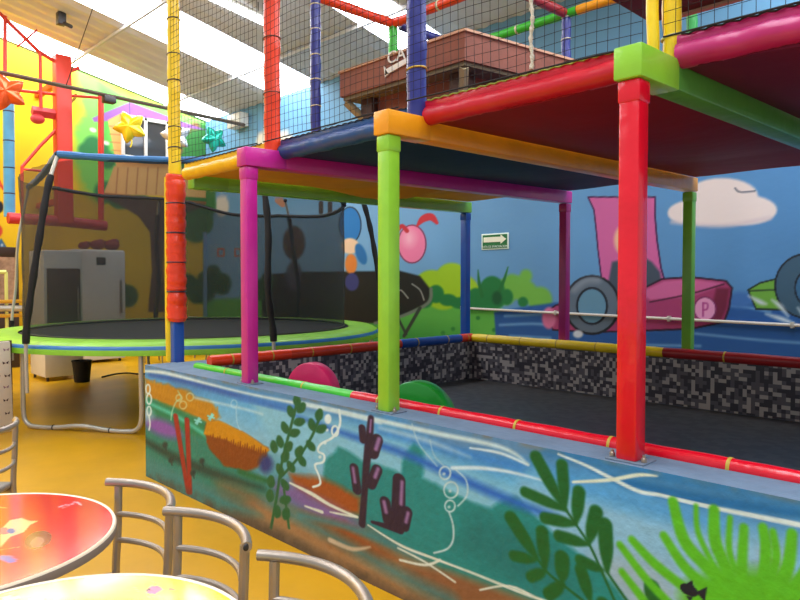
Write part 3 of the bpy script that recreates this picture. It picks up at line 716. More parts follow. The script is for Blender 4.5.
# upright pads above the play floor
def up_post(x, y, z0, z1, m_, label, r=.05, ties=(), tm=TIE, two=None):
    t = thing('upright_pad', label, 'post', (x, y, z0), 'round padded uprights above the play floor')
    n = 40; P = [(x+.003*math.sin(i*.9), y, z0+(z1-z0)*i/n) for i in range(n+1)]
    m = MB(); m.tube(P, [r+.0015*math.sin(i*1.7) for i in range(n+1)], 18); m.build('foam_sleeve', m_, t)
    if two:
        o2 = -rt*.075
        m = MB(); m.tube([(p[0]+o2[0], p[1]+o2[1], p[2]) for p in P], r*.66, 14); m.build('side_sleeve', two, t)
    for z in ties:
        m = MB(); m.tube([(x+(r+.001)*math.cos(a), y+(r+.001)*math.sin(a), z+.006*math.cos(a)) for a in np.linspace(0, 2*PI, 25)[:-1]], .005, 6, True); m.build('tie', tm, t)
    return t
UT = 4.08
zt = lambda y, d: 1.5+(280-y)/F*d
up_post(cx, cy, 2.365, UT, YEL, 'yellow upright standing on the orange corner post', .05, [zt(y, 5.3) for y in (143, 122, 74, 47, 11)], TIED)
up_post(-3.77, 2.52, BT, UT, ORED, 'orange red upright over the magenta post', .053, [zt(y, 4.47) for y in (96, 42)], mat('brown tie', (120, 60, 40), .6))
up_post(-4.72, 3.60, 2.40, UT, NAVY, 'thin dark blue upright standing behind the orange red upright', .045, [zt(y, 5.9) for y in (108, 82, 58, 33, 9)])
up_post(-2.46, 2.53, BT, UT, NAVY, 'thick dark blue upright over the lime green post', .051, [zt(y, 3.55) for y in (73,)], TIEY)
up_post(-1.155, 2.61, BT, UT, YEL, 'yellow upright with a second yellow sleeve over the red post', .036, [zt(45, 2.7)], TIE, YEL)
up_post(FX[0], FYc, 2.41, UT, NAVY, 'dark blue upright at the back under the green and yellow rail', .045, [zt(24, 6.7), zt(45, 6.7)])
up_post(FX[1], FYc, 2.41, UT, vinyl('far green vinyl', (40, 150, 66)), 'green upright at the back behind the purple pink mat', .045)
q = on_y(393, 20, 4.75)
up_post(q[0], 4.75, 2.41, UT, BGREEN, 'bright green upright rising behind the brown tower', .045)
# rails at the top of the uprights
def rail(a, b, m_, label, r=.045):
    t = thing('rail_pad', label, 'rail', a, 'padded rails high over the play floor')
    n = 16; A, B = np.array(a), np.array(b)
    m = MB(); m.tube([A+(B-A)*i/n for i in range(n+1)], [r+.002*math.sin(i*2) for i in range(n+1)], 14); m.build('foam_sleeve', m_, t)
    m = MB(); dn = (B-A)/np.linalg.norm(B-A); c = A+(B-A)*.5
    m.tube([c-dn*.012, c+dn*.012], r+.003, 14); m.build('tie', TIE, t)
qa = on_y(578, 18, FYc)[0]
rail((-4.87, FYc, UT), (qa, FYc, UT), BGREEN, 'green rail at the back over the brown tower')
rail((qa, FYc, UT), (-2.45, FYc, UT), ORANGE, 'amber rail at the back running right from the green rail')
rail((FX[0], FYc-.05, UT), (-3.72, 2.6, UT), DRED, 'red rail running forward from the back blue upright')
rail((q[0], 4.75, UT), (q[0]-.05, 2.5, UT), ORED, 'orange red rail running forward from the bright green upright')
rail((q[0]+.02, 4.75, UT), (-3.72, 4.75, UT), ORED, 'orange red rail running right from the bright green upright')
rail((q[0]+.05, 4.80, UT-.02), (q[0]+.35, 5.75, UT-.16), NAVY, 'short dark blue rail behind the brown tower')
rail((-4.95, 2.47, UT), (.1, 2.55, UT), YEL, 'yellow rail over the front net')

# hand knotted nets, one per bay
def net(x0, x1, y0, y1, z0, z1, label, cell=.046):
    t = thing('rope_net', label, 'net', (x0, y0, z0), 'black safety nets over the play mats')
    L = math.hypot(x1-x0, y1-y0); nx = max(2, int(L/cell)); nz = int((z1-z0)/cell); m = MB()
    at = lambda f, z: (x0+(x1-x0)*f, y0+(y1-y0)*f + .012*math.sin(f*5+z*3)*math.sin(PI*f), z + .010*math.sin(f*9)*math.sin(PI*f))
    for i in range(nx+1): m.tube([at(i/nx, z0+(z1-z0)*k/8) for k in range(9)], .0015, 3, False, False)
    for k in range(nz+1): m.tube([at(i/12, z0+(z1-z0)*k/nz) for i in range(13)], .0015, 3, False, False)
    m.build('mesh', ROPE, t, False)
    m = MB(); m.tube([at(0, z0), at(.33, z0), at(.66, z0), at(1, z0)], .004, 6); m.build('hem_rope', ROPE, t)
net(-4.93, -3.84, 2.385, 2.45, 2.40, UT, 'black net between the yellow and orange red uprights')
net(-3.78, -2.53, 2.455, 2.465, 2.40, UT, 'black net between the orange red and thick blue uprights')
net(-2.47, -1.24, 2.465, 2.54, 2.42, UT, 'black net over the red mat')
net(-1.16, .10, 2.545, 2.56, 2.43, UT, 'black net over the purple pink mat')
# knotted white rope over the red mat
q = on_y(534, 79, 2.52); t = thing('knotted_rope', 'white knotted rope hanging over the red mat', 'rope', (q[0], 2.535, q[2]))
n = 120; m = MB(); m.tube([(q[0]+.004*math.sin(i*.5), 2.50, 2.425+(UT-2.425)*i/n) for i in range(n+1)], [.0085+.003*math.sin(i*2.1) for i in range(n+1)], 8); m.build('cord', WROPE, t)

# upper platform over the right bay and brown tower
t = thing('upper_platform', 'dark upper platform with a pale edge at the top right', 'platform', (-1.7, 3.6, 2.94))
m = MB(); m.box(-1.72, .1, 2.72, 3.62, 2.915, 2.97, .005); m.build('deck', DBROWN, t)
m = MB(); m.box(-1.60, .1, 3.59, 3.626, 2.90, 2.955, .004); m.build('edge_batten', mat('pale batten', (176, 168, 140), .6), t)
for x_, y_ in ((.06, 2.76), (.06, 3.5)):
    m = MB(); m.box(x_-.025, x_+.025, y_-.025, y_+.025, 2.40, 2.92, .005); m.build('leg', MATS['dark metal'], t)
m = MB(); m.tube([(-1.62, 3.5, 2.965), (-1.62, 3.5, 4.2), (-1.16, 2.66, 4.0)], .010, 8); m.build('stay', MATS['dark metal'], t)

t = thing('brown_tower', 'brown wooden lookout tower behind the nets', 'tower', (-4.3, 5.2, 2.42))
cor = [(-4.51, 3.70), (-3.125, 3.70), (-2.93, 4.92), (-4.31, 4.92)]
def wallring(m, C, z0, z1, th):
    ctr = np.mean(np.array(C), axis=0)
    inn = [tuple(np.array(c)+(ctr-np.array(c))/np.linalg.norm(ctr-np.array(c))*th) for c in C]
    for i in range(4):
        a, b, c, d = C[i], C[(i+1) % 4], inn[(i+1) % 4], inn[i]
        m.hexa([(*a, z0), (*b, z0), (*c, z0), (*d, z0), (*a, z1), (*b, z1), (*c, z1), (*d, z1)])
m = MB(); wallring(m, cor, 3.06, 3.265, .05); m.build('parapet', BROWN, t, False)
m = MB(); wallring(m, [(a*1+(0.012 if i in (1, 2) else -.012), b+(.012 if i > 1 else -.012)) for i, (a, b) in enumerate(cor)], 3.262, 3.28, .065); m.build('rim', mat('tower rim', (196, 150, 118), .6), t, False)
ctr = np.mean(np.array(cor), axis=0)
ins = [tuple(ctr+(np.array(c)-ctr)*.97) for c in cor]; low = [tuple(ctr+(np.array(c)-ctr)*.72) for c in cor]
m = MB(); m.hexa([(*c, 3.03) for c in ins]+[(*c, 3.07) for c in ins]); m.build('deck', mat('tower deck', (116, 104, 78), .7, .1, 5), t, False)
m = MB(); wallring(m, low, 2.445, 3.03, .06); m.build('body', BROWN, t, False)
for c in low:
    m = MB(); m.box(c[0]-.07, c[0]+.07, c[1]-.07, c[1]+.07, 2.44, 3.03, .005); m.build('corner_pillar', DBROWN, t)
for k in range(4):
    a, b = np.array(low[k]), np.array(ins[k]); m = MB(); m.tube([(*a, 2.80), (*(a+(b-a)*.9), 3.02)], .035, 4); m.build('bracket', mat('bracket wood', (150, 134, 100), .7), t, False)
# white lettering and bone mark on the parapet front
cu = bpy.data.curves.new('lettering', 'FONT'); cu.body = 'CA'; cu.size = .13; cu.extrude = .003; cu.materials.append(WHITE)
pt = on_y(388, 64, 3.688)
lt = text_mesh('lettering', cu); lt.location = (pt[0]-.01, 3.688, pt[2]); lt.rotation_euler = (PI/2, 0, 0); lt.scale = (1.15, 1, 1); lt.parent = t; lt.matrix_parent_inverse = parent_inv(t)
pt2 = on_y(387, 68, 3.69)
m = MB(); m.hexa([(pt2[0]-.02, 3.685, pt2[2]-.07), (pt2[0]+.02, 3.685, pt2[2]-.05), (pt2[0]+.02, 3.699, pt2[2]-.05), (pt2[0]-.02, 3.699, pt2[2]-.07), (pt2[0]-.035, 3.685, pt2[2]+.02), (pt2[0]-.015, 3.685, pt2[2]-.005), (pt2[0]-.015, 3.699, pt2[2]-.005), (pt2[0]-.035, 3.699, pt2[2]+.02)])
m.hexa([(pt2[0]-.02, 3.685, pt2[2]-.055), (pt2[0]+.30, 3.685, pt2[2]), (pt2[0]+.30, 3.699, pt2[2]), (pt2[0]-.02, 3.699, pt2[2]-.055), (pt2[0]-.015, 3.685, pt2[2]-.01), (pt2[0]+.30, 3.685, pt2[2]+.04), (pt2[0]+.30, 3.699, pt2[2]+.04), (pt2[0]-.015, 3.699, pt2[2]-.01)])
m.build('white_mark', WHITE, t, False)

# ------------------------------------------------------------------ padded rail segments round the pit
def edge_pad(a, b, m_, label, r=.042, nt=3, tie=True):
    t = thing('edge_pad', label, 'padding', a, 'round foam pads along the pit edge')
    A, B = np.array(a, float), np.array(b, float); n = 24
    m = MB(); m.tube([A+(B-A)*i/n for i in range(n+1)], [r+.0015*math.sin(i*1.9) if 0 < i < n else r*.93 for i in range(n+1)], 16); m.build('foam', m_, t)
    if tie:
        d = (B-A)/np.linalg.norm(B-A)
        for k in range(nt):
            c = A+(B-A)*(k+.5)/nt; m = MB(); m.tube([c-d*.006, c+d*.006], r+.002, 14); m.build('tie', TIEY, t)
    return t
zf = WZ+.004; yfp = 2.478
gx = on_z(345, 393, .87)[0]; rx_ = on_z(791, 481, .87)[0]
edge_pad((-4.74, yfp, zf), (gx, yfp, zf), BGREEN, 'bright green foam pad on the front pit wall', .033, 2)
edge_pad((gx, yfp, zf), (rx_, yfp, zf), RED, 'long red foam pad on the front pit wall beside the red post', .033, 5)
edge_pad((rx_, yfp, zf), (1.5, yfp, zf), SKYB, 'sky blue foam pad at the right end of the front pit wall', .033, 3)
zb = WZ+.040
yb1, yb2 = 4.60, 5.50
edge_pad((-4.70, 2.56, zb), (-4.70, 3.3, zb), ORED, 'orange red foam pad on the left pit wall, nearest to the corner post', .045, 2)
edge_pad((-4.70, 3.3, zb), (-4.70, yb1, zb), vinyl('rust vinyl', (214, 64, 30)), 'second orange red foam pad on the left pit wall', .045, 3)
edge_pad((-4.70, yb1, zb), (-4.70, yb2, zb), BLUE, 'blue foam pad on the left pit wall', .045, 2)
edge_pad((-4.70, yb2, zb), (-4.70, 5.70, zb), ORED, 'short orange red foam pad in the far left pit corner', .045, 1)
xr = on_y(664, 350, 5.68)[0]
edge_pad((-4.66, 5.68, zb), (xr, 5.68, zb), YEL, 'long yellow foam pad on the back pit wall', .045, 5)
edge_pad((xr, 5.68, zb), (1.5, 5.68, zb), DRED, 'dark red foam pad on the back pit wall', .045, 4)
# foam discs inside the pit
def disc(px, py, Y, r, m_, label, th=.11):
    p = on_y(px, py, Y); zc = p[2]-r
    t = thing('foam_disc', label, 'foam disc', (p[0], Y, .44), 'upright round foam discs in the pit')
    b = .02; prof = [(.0, -th/2), (r-b, -th/2), (r-.3*b, -th/2+.3*b), (r, -th/2+b), (r, th/2-b), (r-.3*b, th/2-.3*b), (r-b, th/2), (0, th/2)]
    m = MB(); m.lathe(prof, (0, 0, 0), 48, 'y'); m.xform(Matrix.Translation((p[0], Y, max(zc, .44+r))) @ Matrix.Rotation(math.radians(14), 4, 'Z')); m.build('body', m_, t)
    m = MB(); m.lathe([(.0, -th/2-.004), (.035, -th/2-.004), (.04, -th/2+.002), (.04, th/2+.004), (0, th/2+.004)], (0, 0, 0), 20, 'y'); m.xform(Matrix.Translation((p[0], Y, max(zc, .44+r))) @ Matrix.Rotation(math.radians(14), 4, 'Z')); m.build('hub', m_, t)
disc(313, 370, 3.05, .225, PNK2, 'pink foam disc behind the green edge pad')
disc(419, 383, 2.85, .235, GRN2, 'green foam disc behind the lime green post')
# conduit and sign on the back wall
p0, p1 = on_y(462, 308, BY-.03), on_y(830, 327, BY-.03)
t = thing('wall_conduit', 'thin white pipe running along the painted back wall', 'pipe', p0)
m = MB(); m.tube([p0, p1], .016, 10); m.build('pipe', mat('pale pipe', (206, 200, 190), .45), t)
for f in (.0, .34, .66, .93):
    c = p0+(p1-p0)*f; m = MB(); m.box(c[0]-.015, c[0]+.015, BY-.055, BY, c[2]-.03, c[2]+.03, .005); m.build('clip', GALV, t)
s0, s1 = on_y(481.5, 250, BY-.01), on_y(508.7, 232.5, BY-.01)
t = thing('exit_sign', 'green evacuation route sign with a white arrow pointing right', 'sign', s0)
xa, xb, za, zc = s0[0], s1[0], s0[2], s1[2]; sw, sh = xb-xa, zc-za
m = MB(); m.box(xa, xb, BY-.012, BY, za, zc, .004); m.build('board', mat('sign white', (226, 240, 226), .4), t)
m = MB(); m.box(xa+sw*.05, xb-sw*.05, BY-.015, BY-.011, za+sh*.07, zc-sh*.08); m.build('field', mat('sign green', (36, 112, 60), .4), t, False)
m = MB(); Yq = BY-.018; ym = za+sh*.62
pts = [(.09, -.16), (.72, -.16), (.72, -.28), (.92, 0), (.72, .28), (.72, .16), (.09, .16)]
v0 = [m.bm.verts.new((xa+sw*a, Yq, ym+sh*b)) for a, b in pts]; v1 = [m.bm.verts.new((xa+sw*a, Yq+.004, ym+sh*b)) for a, b in pts]
m.bm.faces.new(v0); m.bm.faces.new(v1[::-1])
for i in range(7): m.bm.faces.new((v0[i], v0[(i+1) % 7], v1[(i+1) % 7], v1[i]))
m.build('arrow', mat('sign arrow', (244, 240, 214), .4), t, False)
cu = bpy.data.curves.new('lettering', 'FONT'); cu.body = 'RUTA DE EVACUACION'; cu.size = sh*.19; cu.extrude = .001; cu.align_x = 'CENTER'; cu.materials.append(MATS['sign white'])
lt = text_mesh('lettering', cu); lt.location = ((xa+xb)/2, BY-.017, za+sh*.12); lt.rotation_euler = (PI/2, 0, 0); lt.parent = t; lt.matrix_parent_inverse = parent_inv(t)

# ------------------------------------------------------------------ trampoline
TC = rt*(-2.70) + np.array([-math.sin(YAW), math.cos(YAW), 0])*8.85
tx, ty = TC[0], TC[1]
fwh = np.array([-math.sin(YAW), math.cos(YAW), 0])
def tp(deg, r, z): a = math.radians(deg); return TC + rt*(r*math.cos(a)) + fwh*(r*math.sin(a)) + np.array([0, 0, z])
t = thing('trampoline', 'large round trampoline with lime green safety pad and black enclosure net', 'trampoline', (tx, ty, 0))
TG = vinyl('lime pad', (140, 204, 46), .45); TB = vinyl('pad blue stripe', (38, 116, 180), .45)
m = MB(); m.lathe([(2.02, .895), (2.06, .905), (2.22, .905), (2.34, .895), (2.40, .865), (2.42, .83), (2.42, .775), (2.40, .772), (2.39, .82), (2.02, .87)], (tx, ty, 0), 96, 'z', [0, 0, 0, 0, 1, 0, 0, 0, 0], False); m.build('safety_pad', [TG, TB], t)
m = MB(); m.lathe([(0, .862), (1.2, .866), (2.04, .875), (2.04, .865), (0, .852)], (tx, ty, 0), 72); m.build('jumping_mat', BEDM, t)
m = MB(); m.tube([(tx+2.37*math.cos(a), ty+2.37*math.sin(a), .80) for a in np.linspace(0, 2*PI, 73)[:-1]], .024, 10, True); m.build('ring_frame', GALV, t)
for c in (-102, -20, 50, 108):
    h = 16.6
    a, b = tp(c-h, 2.33, 0), tp(c+h, 2.33, 0); ez = np.array([0, 0, 1])
    dv = (b-a)/np.linalg.norm(b-a); ctrl = [a+ez*.8, a+ez*.5, a+ez*.16, a+ez*.05+dv*.05, a+ez*.024+dv*.16, a+(b-a)*.28+ez*.027, (a+b)/2+ez*.055, a+(b-a)*.72+ez*.027, b+ez*.024-dv*.16, b+ez*.05-dv*.05, b+ez*.16, b+ez*.5, b+ez*.8]
    m = MB(); m.tube(smooth_path(ctrl, 6), .024, 12); leg = m.build('leg', GALV, t)
    for f in (.26, .74): c_ = a+(b-a)*f+ez*.028; m = MB(); m.tube([c_-dv*.006, c_+dv*.006], .0262, 12); m.build('joint', DARK, leg)
angs = [-110.5, -55, 8, 66, 121, 171]
NR = 1.96
ztop = 2.77
for k, a in enumerate(angs):
    base = tp(a, 2.47, .42); 
    q_ = .2 if k == 5 else 0
    path = smooth_path([tp(a-2 if k == 0 else a, 2.47+q_, .40), tp(a-2 if k == 0 else a, 2.47+q_, .95), tp(a-1, 2.44+q_, 1.4), tp(a, 2.36+q_, 2.0), tp(a, 2.26+q_, 2.45), tp(a, 2.14+q_*1.2, ztop)], 8)
    m = MB(); m.tube(path, .019, 10); po = m.build('enclosure_pole', GALV, t)
    i0, i1 = int(len(path)*.18), int(len(path)*.86)
    if k == 5: i1 = i0+2; i0 -= 4
    m = MB(); m.tube(path[i0:i1], [.034+.004*math.sin(i*1.3) for i in range(i1-i0)], 12); m.build('foam_sleeve', BLACK, po)
    m = MB(); m.ball(path[-1], .03); m.build('cap', BLACK, po)
# net wall with a sagging dark hem
def hem_z(deg):
    return float(np.interp((deg+20) % 360, [0, 28, 70, 90, 108, 130, 160, 196, 215, 360], [2.52, 2.50, 2.50, 2.52, 2.58, 2.76, 2.78, 2.74, 2.74, 2.52]))
def topz(deg):
    d = min(abs(((deg-x_+180) % 360)-180) for x_ in angs); d = min(d, 29)
    front = 1/(1+math.exp(-(math.cos(math.radians(deg+100))-.15)*9))
    return front*(ztop-.03-.0013*d) + (1-front)*(hem_z(deg)-.0016*d)
m = MB(); n = 120; lv = 8; rings = []
for j in range(lv+1):
    ring = []
    for i in range(n):
        dg = 360*i/n; zt_ = topz(dg); f = j/lv; z = .90+(zt_-.90)*f
        rr = NR + .03*max(0, (z-2.1)/.7)**1.5/(1+math.exp(-(math.cos(math.radians(dg+100))-.2)*12)) + .012*math.sin(i*2.7+j)
        ring.append(m.bm.verts.new(tuple(tp(dg, rr, z))))
    rings.append(ring)
for j in range(lv):
    for i in range(n): m.bm.faces.new((rings[j][i], rings[j][(i+1) % n], rings[j+1][(i+1) % n], rings[j+1][i]))
hemP = [tuple(rings[-1][i % n].co) for i in range(120-int(20/3), 120+int(212/3)) if math.cos(math.radians(3*i+100)) < .12]; botP = [tuple(v.co) for v in rings[0]]
nn = m.build('enclosure_net', NETM, t)
m = MB(); m.tube(hemP, .028, 6); m.build('hem', BLACK, nn)
m = MB(); m.tube(botP, .012, 5, True); m.build('foot_hem', mat('grey hem', (60, 64, 50), .8), nn)
m = MB()
TBL = vinyl('blue top sleeve', (46, 116, 176), .5)
for a, b in ((171-360, -110.5), (-110.5, -55), (-55, 8)):
    A, B = tp(a, 2.38 if a == 171-360 else 2.14, ztop), tp(b, 2.14, ztop); P = [A+(B-A)*i/14 - np.array([0, 0, .035*math.sin(PI*i/14)]) for i in range(15)]
    m = MB(); m.tube(P, [.038+.004*math.sin(i*2.2) for i in range(15)], 10); m.build('top_sleeve', TBL, t)

# ------------------------------------------------------------------ cafe tables and tube chairs
def table_paint(base, marks, r):
    def fn(U, V):
        d_at = lambda x, y: float((on_z(x, y, .74)-EYE) @ fw)
        return base, marks
    return fn
def round_table(c, r, label, base, marks, edge, cat='table'):
    t = thing('round_table', label, cat, (c[0], c[1], 0), 'round cafe tables')
    # painted top: polar grid coloured point by point
    nr, na = 90, 220; me = bpy.data.meshes.new('table_top'); vs = [(c[0], c[1], .74)]; fs = []
    for i in range(1, nr+1):
        for k in range(na): a = 2*PI*k/na; vs.append((c[0]+(r-.012)*i/nr*math.cos(a), c[1]+(r-.012)*i/nr*math.sin(a), .74))
    for k in range(na): fs.append((0, 1+k, 1+(k+1) % na))
    for i in range(nr-1):
        for k in range(na): a0, b0 = 1+i*na, 1+(i+1)*na; fs.append((a0+k, b0+k, b0+(k+1) % na, a0+(k+1) % na))
    o0 = 1+(nr-1)*na
    me.from_pydata(vs, [], fs); me.update()
    V = np.array(vs); P = Paint(V[:, 0], V[:, 1], lambda x, y: tuple(on_z(x, y, .74)[:2]), lambda x, y: float((on_z(x, y, .74)-EYE) @ fw))
    P.fillall(base); marks(P, c, r)
    at = me.color_attributes.new('paint', 'FLOAT_COLOR', 'POINT'); full = np.ones((len(vs), 4), np.float32); full[:, :3] = s2l(np.clip(P.C, 0, 255)); at.data.foreach_set('color', full.ravel())
    me.materials.append(painted('glossy printed table top', .15, .02, 30, .7, 1.0)); top = link('table_top', me, t)
    m = MB(); m.lathe([(r-.013, .7395), (r-.004, .742), (r, .736), (r, .712), (r-.02, .706), (0, .706)], (c[0], c[1], 0), 72, 'z', [0, 0, 1, 1, 1], False); m.build('edge_band', [mat('cream edge', (240, 224, 196), .4), mat('grey brown edge', (128, 112, 98), .5)], t)
    m = MB(); m.lathe([(0, 0), (.24, 0), (.24, .015), (.05, .04), (.035, .08), (.035, .66), (.14, .70), (.14, .706), (0, .706)], (c[0], c[1], 0), 32); m.build('pedestal', STEEL, t)
def flat(P, c): return
def red_marks(P, c, r):
    uv = lambda dx, dy: (c[0]+dx, c[1]+dy)
    E, S, O = P.ell, P.stroke, P.poly
    # plain printed splashes, leaf shapes and a bubble
    O([(0,548),(0,530),(10,520),(22,518),(30,521),(38,521),(30,525),(24,532),(10,537)], (246, 206, 150), .6)
    E(4, 531, 6, 3.5, (240, 90, 130), 0, .5); E(11, 531, 4, 2.6, (90, 100, 170), 0, .5); E(-8, 530, 9, 5, (226, 60, 110), 0, .6)
    S([(0,550),(12,548),(20,547)], .8, (246, 196, 120), .4)
    E(38, 540, 14, 8.5, (124, 74, 60), -18, .8); E(37, 542, 9, 5, (160, 110, 96), -18, 2, .8)
    E(8, 559, 9, 3.4, (112, 112, 190), 12, .6)
    S([(58,508),(64,505),(70,505),(76,502),(81,505)], [1,1.6,1,1.6,.8], (244, 190, 214), .5); S([(63,508),(70,506)], .8, (250, 240, 240), .4)
    S([(-20,500),(-6,506),(6,508)], 1.2, (250, 170, 120), .6)
def yel_marks(P, c, r):
    E, S = P.ell, P.stroke
    E(154, 590, 8, 4.2, (232, 92, 138), -8, .5); E(149, 590, 3, 1.2, (110, 30, 60), -12, .4); S([(128,591),(134,587),(139,592)], .6, (206, 110, 60), .4); S([(150,584),(152,582),(156,583)], .6, (206, 90, 80), .4)
    S([(148,597),(158,596)], .8, (220, 130, 60), .4); E(171, 589, 3.5, 1.1, (210, 120, 80), 10, .4)
    E(10, 598, 7, 3, (236, 150, 130), 0, .6); E(36, 599, 5, 2.4, (236, 150, 120), 0, .6)
round_table((-2.31, .432), .442, 'red topped round table with printed splashes in the left corner', (226, 34, 34), red_marks, None)
round_table((-1.432, .419), .416, 'yellow topped round table in the foreground', (252, 222, 40), yel_marks, None)

def make_chair(label, loc, rz):
    t = thing('tube_chair', label, 'chair', (0, 0, 0), 'steel tube cafe chairs')
    # local: back towards +y, seat centre at origin; curved top rail
    arc = lambda hw, sag, z, y0, n=18: [(-hw+2*hw*i/n, y0+sag*(1-(2*i/n-1)**2), z) for i in range(n+1)]
    m = MB(); m.tube(arc(.212, .080, .792, .163), .0145, 12)
    tr = m.build('top_rail', STEEL, t)
    m = MB(); m.ball((.2122, .1625, .792), .0105, .35, 1, 1); m.build('tube_end', DARK, tr)
    for s_ in (-1, 1):
        m = MB(); m.tube(smooth_path([(s_*.172, .186, .782), (s_*.170, .180, .62), (s_*.170, .172, .46), (s_*.172, .190, .22), (s_*.176, .215, .005)], 5), [.0135]*20+[.0125], 10); m.build('rear_leg', STEEL, t)
        m = MB(); m.tube(smooth_path([(s_*.168, .165, .44), (s_*.17, -.02, .442), (s_*.172, -.15, .43), (s_*.175, -.19, .38), (s_*.18, -.20, .2), (s_*.185, -.205, .005)], 5), .0125, 10); m.build('front_leg', STEEL, t)
    for z in (.685, .595):
        m = MB(); m.tube(arc(.166, .055, z, .180 if z > .65 else .176, 14), .010, 10); m.build('back_slat', STEEL, t)
    m = MB(); m.box(-.185, .185, -.20, .165, .452, .485, .014, 3); m.build('seat', mat('chair seat', (150, 140, 128), .45, .1, 8), t)
    t.location = loc; t.rotation_euler = (0, 0, rz); t['label'] = label
    return t
c0 = make_chair('tube chair nearest to the lowest corner of the yellow table', (-1.272, .784, 0), math.radians(1))
def chair(label, x, y, rz, z=0, group=None):
    c = copy_tree(c0); c.location = (x, y, z); c.rotation_euler = (0, 0, math.radians(rz)); c['label'] = label
    if group: c['group'] = group
    return c
c0['label'] = 'steel tube chair rightmost of the three behind the yellow table'
chair('steel tube chair behind the yellow table, middle of the three in a row', -1.752, .772, 4)
chair('steel tube chair leftmost of the three, right beside the red table', -2.18, .762, 4)
p = on_z(2, 427, .80); cdir = -rt
ang = math.degrees(math.atan2(rt[1], rt[0]))-90
d_ = np.array([math.cos(math.radians(ang+90)), math.sin(math.radians(ang+90))])
cxy = p[:2] - d_*.22
chair('steel tube chair cut by the left edge of the picture, behind the red table', cxy[0], cxy[1], ang)
for k, (x_, y_, a_, lab) in enumerate(((-11.9, 5.5, 30, 'tube chair seen through the net, right of the white fridge'), (-11.2, 6.3, 160, 'tube chair in front of the blue corner of the mural, seen through the net'), (-10.5, 6.6, 100, 'tube chair by the back wall seen through the net behind the magenta post'), (-12.3, 6.4, 200, 'tube chair tucked in the corner under the painted trunk'))):
    chair(lab, x_, y_, a_, 0, 'tube chairs kept behind the trampoline')

# ------------------------------------------------------------------ things by the yellow wall
def sq(p): return p
t = thing('drinks_cooler', 'tall white drinks cooler with a dark glass door beside the trampoline', 'cooler', (-11.1, 3.47, 0))
X0, X1, Ya, Yb, H = -11.45, -10.75, 3.2, 3.75, 1.95
m = MB(); m.box(X0, X1, Ya, Yb, .06, H, .02); m.build('cabinet', WHITE, t)
m = MB(); m.box(X1-.005, X1+.025, Ya+.04, Yb-.04, .7, 1.68, .008); d = m.build('door', mat('cooler door', (52, 34, 30), .3), t)
m = MB(); m.box(X1+.02, X1+.05, Yb-.09, Yb-.07, .9, 1.4, .006); m.build('handle', STEEL, d)
for a in (Ya+.05, Yb-.05):
    for b in (X0+.05, X1-.05): m = MB(); m.lathe([(.02, 0), (.02, .07)], (b, a, 0), 10); m.build('foot', DARK, t)
t = thing('white_fridge', 'white upright fridge with a square badge against the yellow wall', 'fridge', (-13, 4.7, 0))
m = MB(); m.box(-13.36, -12.6, 4.27, 5.15, .05, 2.06, .02); m.build('cabinet', WHITE, t)
m = MB(); m.box(-12.62, -12.55, 4.28, 5.14, .3, 2.04, .02); d = m.build('door', WHITE, t)
m = MB(); m.box(-12.55, -12.52, 5.03, 5.07, .9, 1.5, .006); m.build('handle', STEEL, d)
m = MB(); m.box(-12.55, -12.54, 4.62, 4.78, 1.78, 1.92, .004); m.build('badge', DARK, d)
for a in (4.35, 5.07):
    for b in (-13.28, -12.68): m = MB(); m.lathe([(.025, 0), (.025, .06)], (b, a, 0), 10); m.build('foot', DARK, t)
# bundles lying on the fridge
RB = mat('dull red cloth', (140, 48, 44), .8, .2, 12, .4, 14)
for k, (y_, r_, lab) in enumerate(((4.50, .10, 'smallest red cloth bundle on the white fridge, left of the other two'), (4.74, .13, 'middle red cloth bundle on top of the white fridge'), (5.0, .14, 'rightmost red cloth bundle on the corner of the white fridge'))):
    m = MB(); m.ball((-12.82, y_, 2.06+r_*.72), r_, 1, 1.0, .72); m.ball((-12.80, y_+.05, 2.06+r_*1.2), r_*.5, 1, 1.2, .8)
    tag(m.build('cloth_bundle', RB), lab, 'bundle', 'red bundles on the fridge')
t = thing('waste_bin', 'black waste bin on the floor under the trampoline', 'bin', (-10.40, 3.60, 0))
m = MB(); m.lathe([(0, 0), (.10, 0), (.105, .01), (.135, .30), (.142, .305), (.142, .32), (.13, .32), (.10, .02), (0, .02)], (-10.40, 3.60, 0), 28); m.build('body', BLACK, t)
hp = [on_z(*p, .012) for p in ((102,377),(115,374),(128,373),(142,374),(165,372))]  # thin dark line along the floor
t = tag(MB().tube(smooth_path(hp, 6), .012, 8).build('floor_streak', BLACK), 'black hose lying on the floor under the trampoline', 'streak')
# wooden display cabinet at the left edge
t = thing('display_cabinet', 'dark wooden display cabinet with a glass front at the left edge', 'cabinet', (-13.1, 3.1, 0))
m = MB(); m.box(-13.38, -12.92, 2.55, 3.45, 0, 1.1, .01); m.box(-13.38, -13.33, 2.55, 3.45, 1.1, 2.06); m.box(-13.38, -12.92, 2.55, 2.6, 1.1, 2.06); m.box(-13.38, -12.92, 3.40, 3.45, 1.1, 2.06); m.box(-13.38, -12.92, 2.55, 3.45, 1.9, 2.07, .01); m.box(-13.38, -12.95, 2.6, 3.4, 1.46, 1.49); m.build('carcass', mat('cabinet wood', (58, 40, 28), .5, .15, 7), t)
m = MB(); m.box(-12.935, -12.925, 2.6, 3.40, 1.1, 1.9); m.build('door', mat('cabinet glass', (176, 140, 112), .2, .4, 9), t, False)
t = thing('yellow_stand', 'pale yellow tube stand at the left edge behind the trampoline rim', 'stand', (-9.9, 2.35, 0))
pA, pB = on_x(-18, 272, -11.7), on_x(6, 272, -11.7)
m = MB(); m.tube([pA, pB], .03, 8); m.build('top_bar', mat('pale yellow enamel', (214, 214, 120), .4), t)
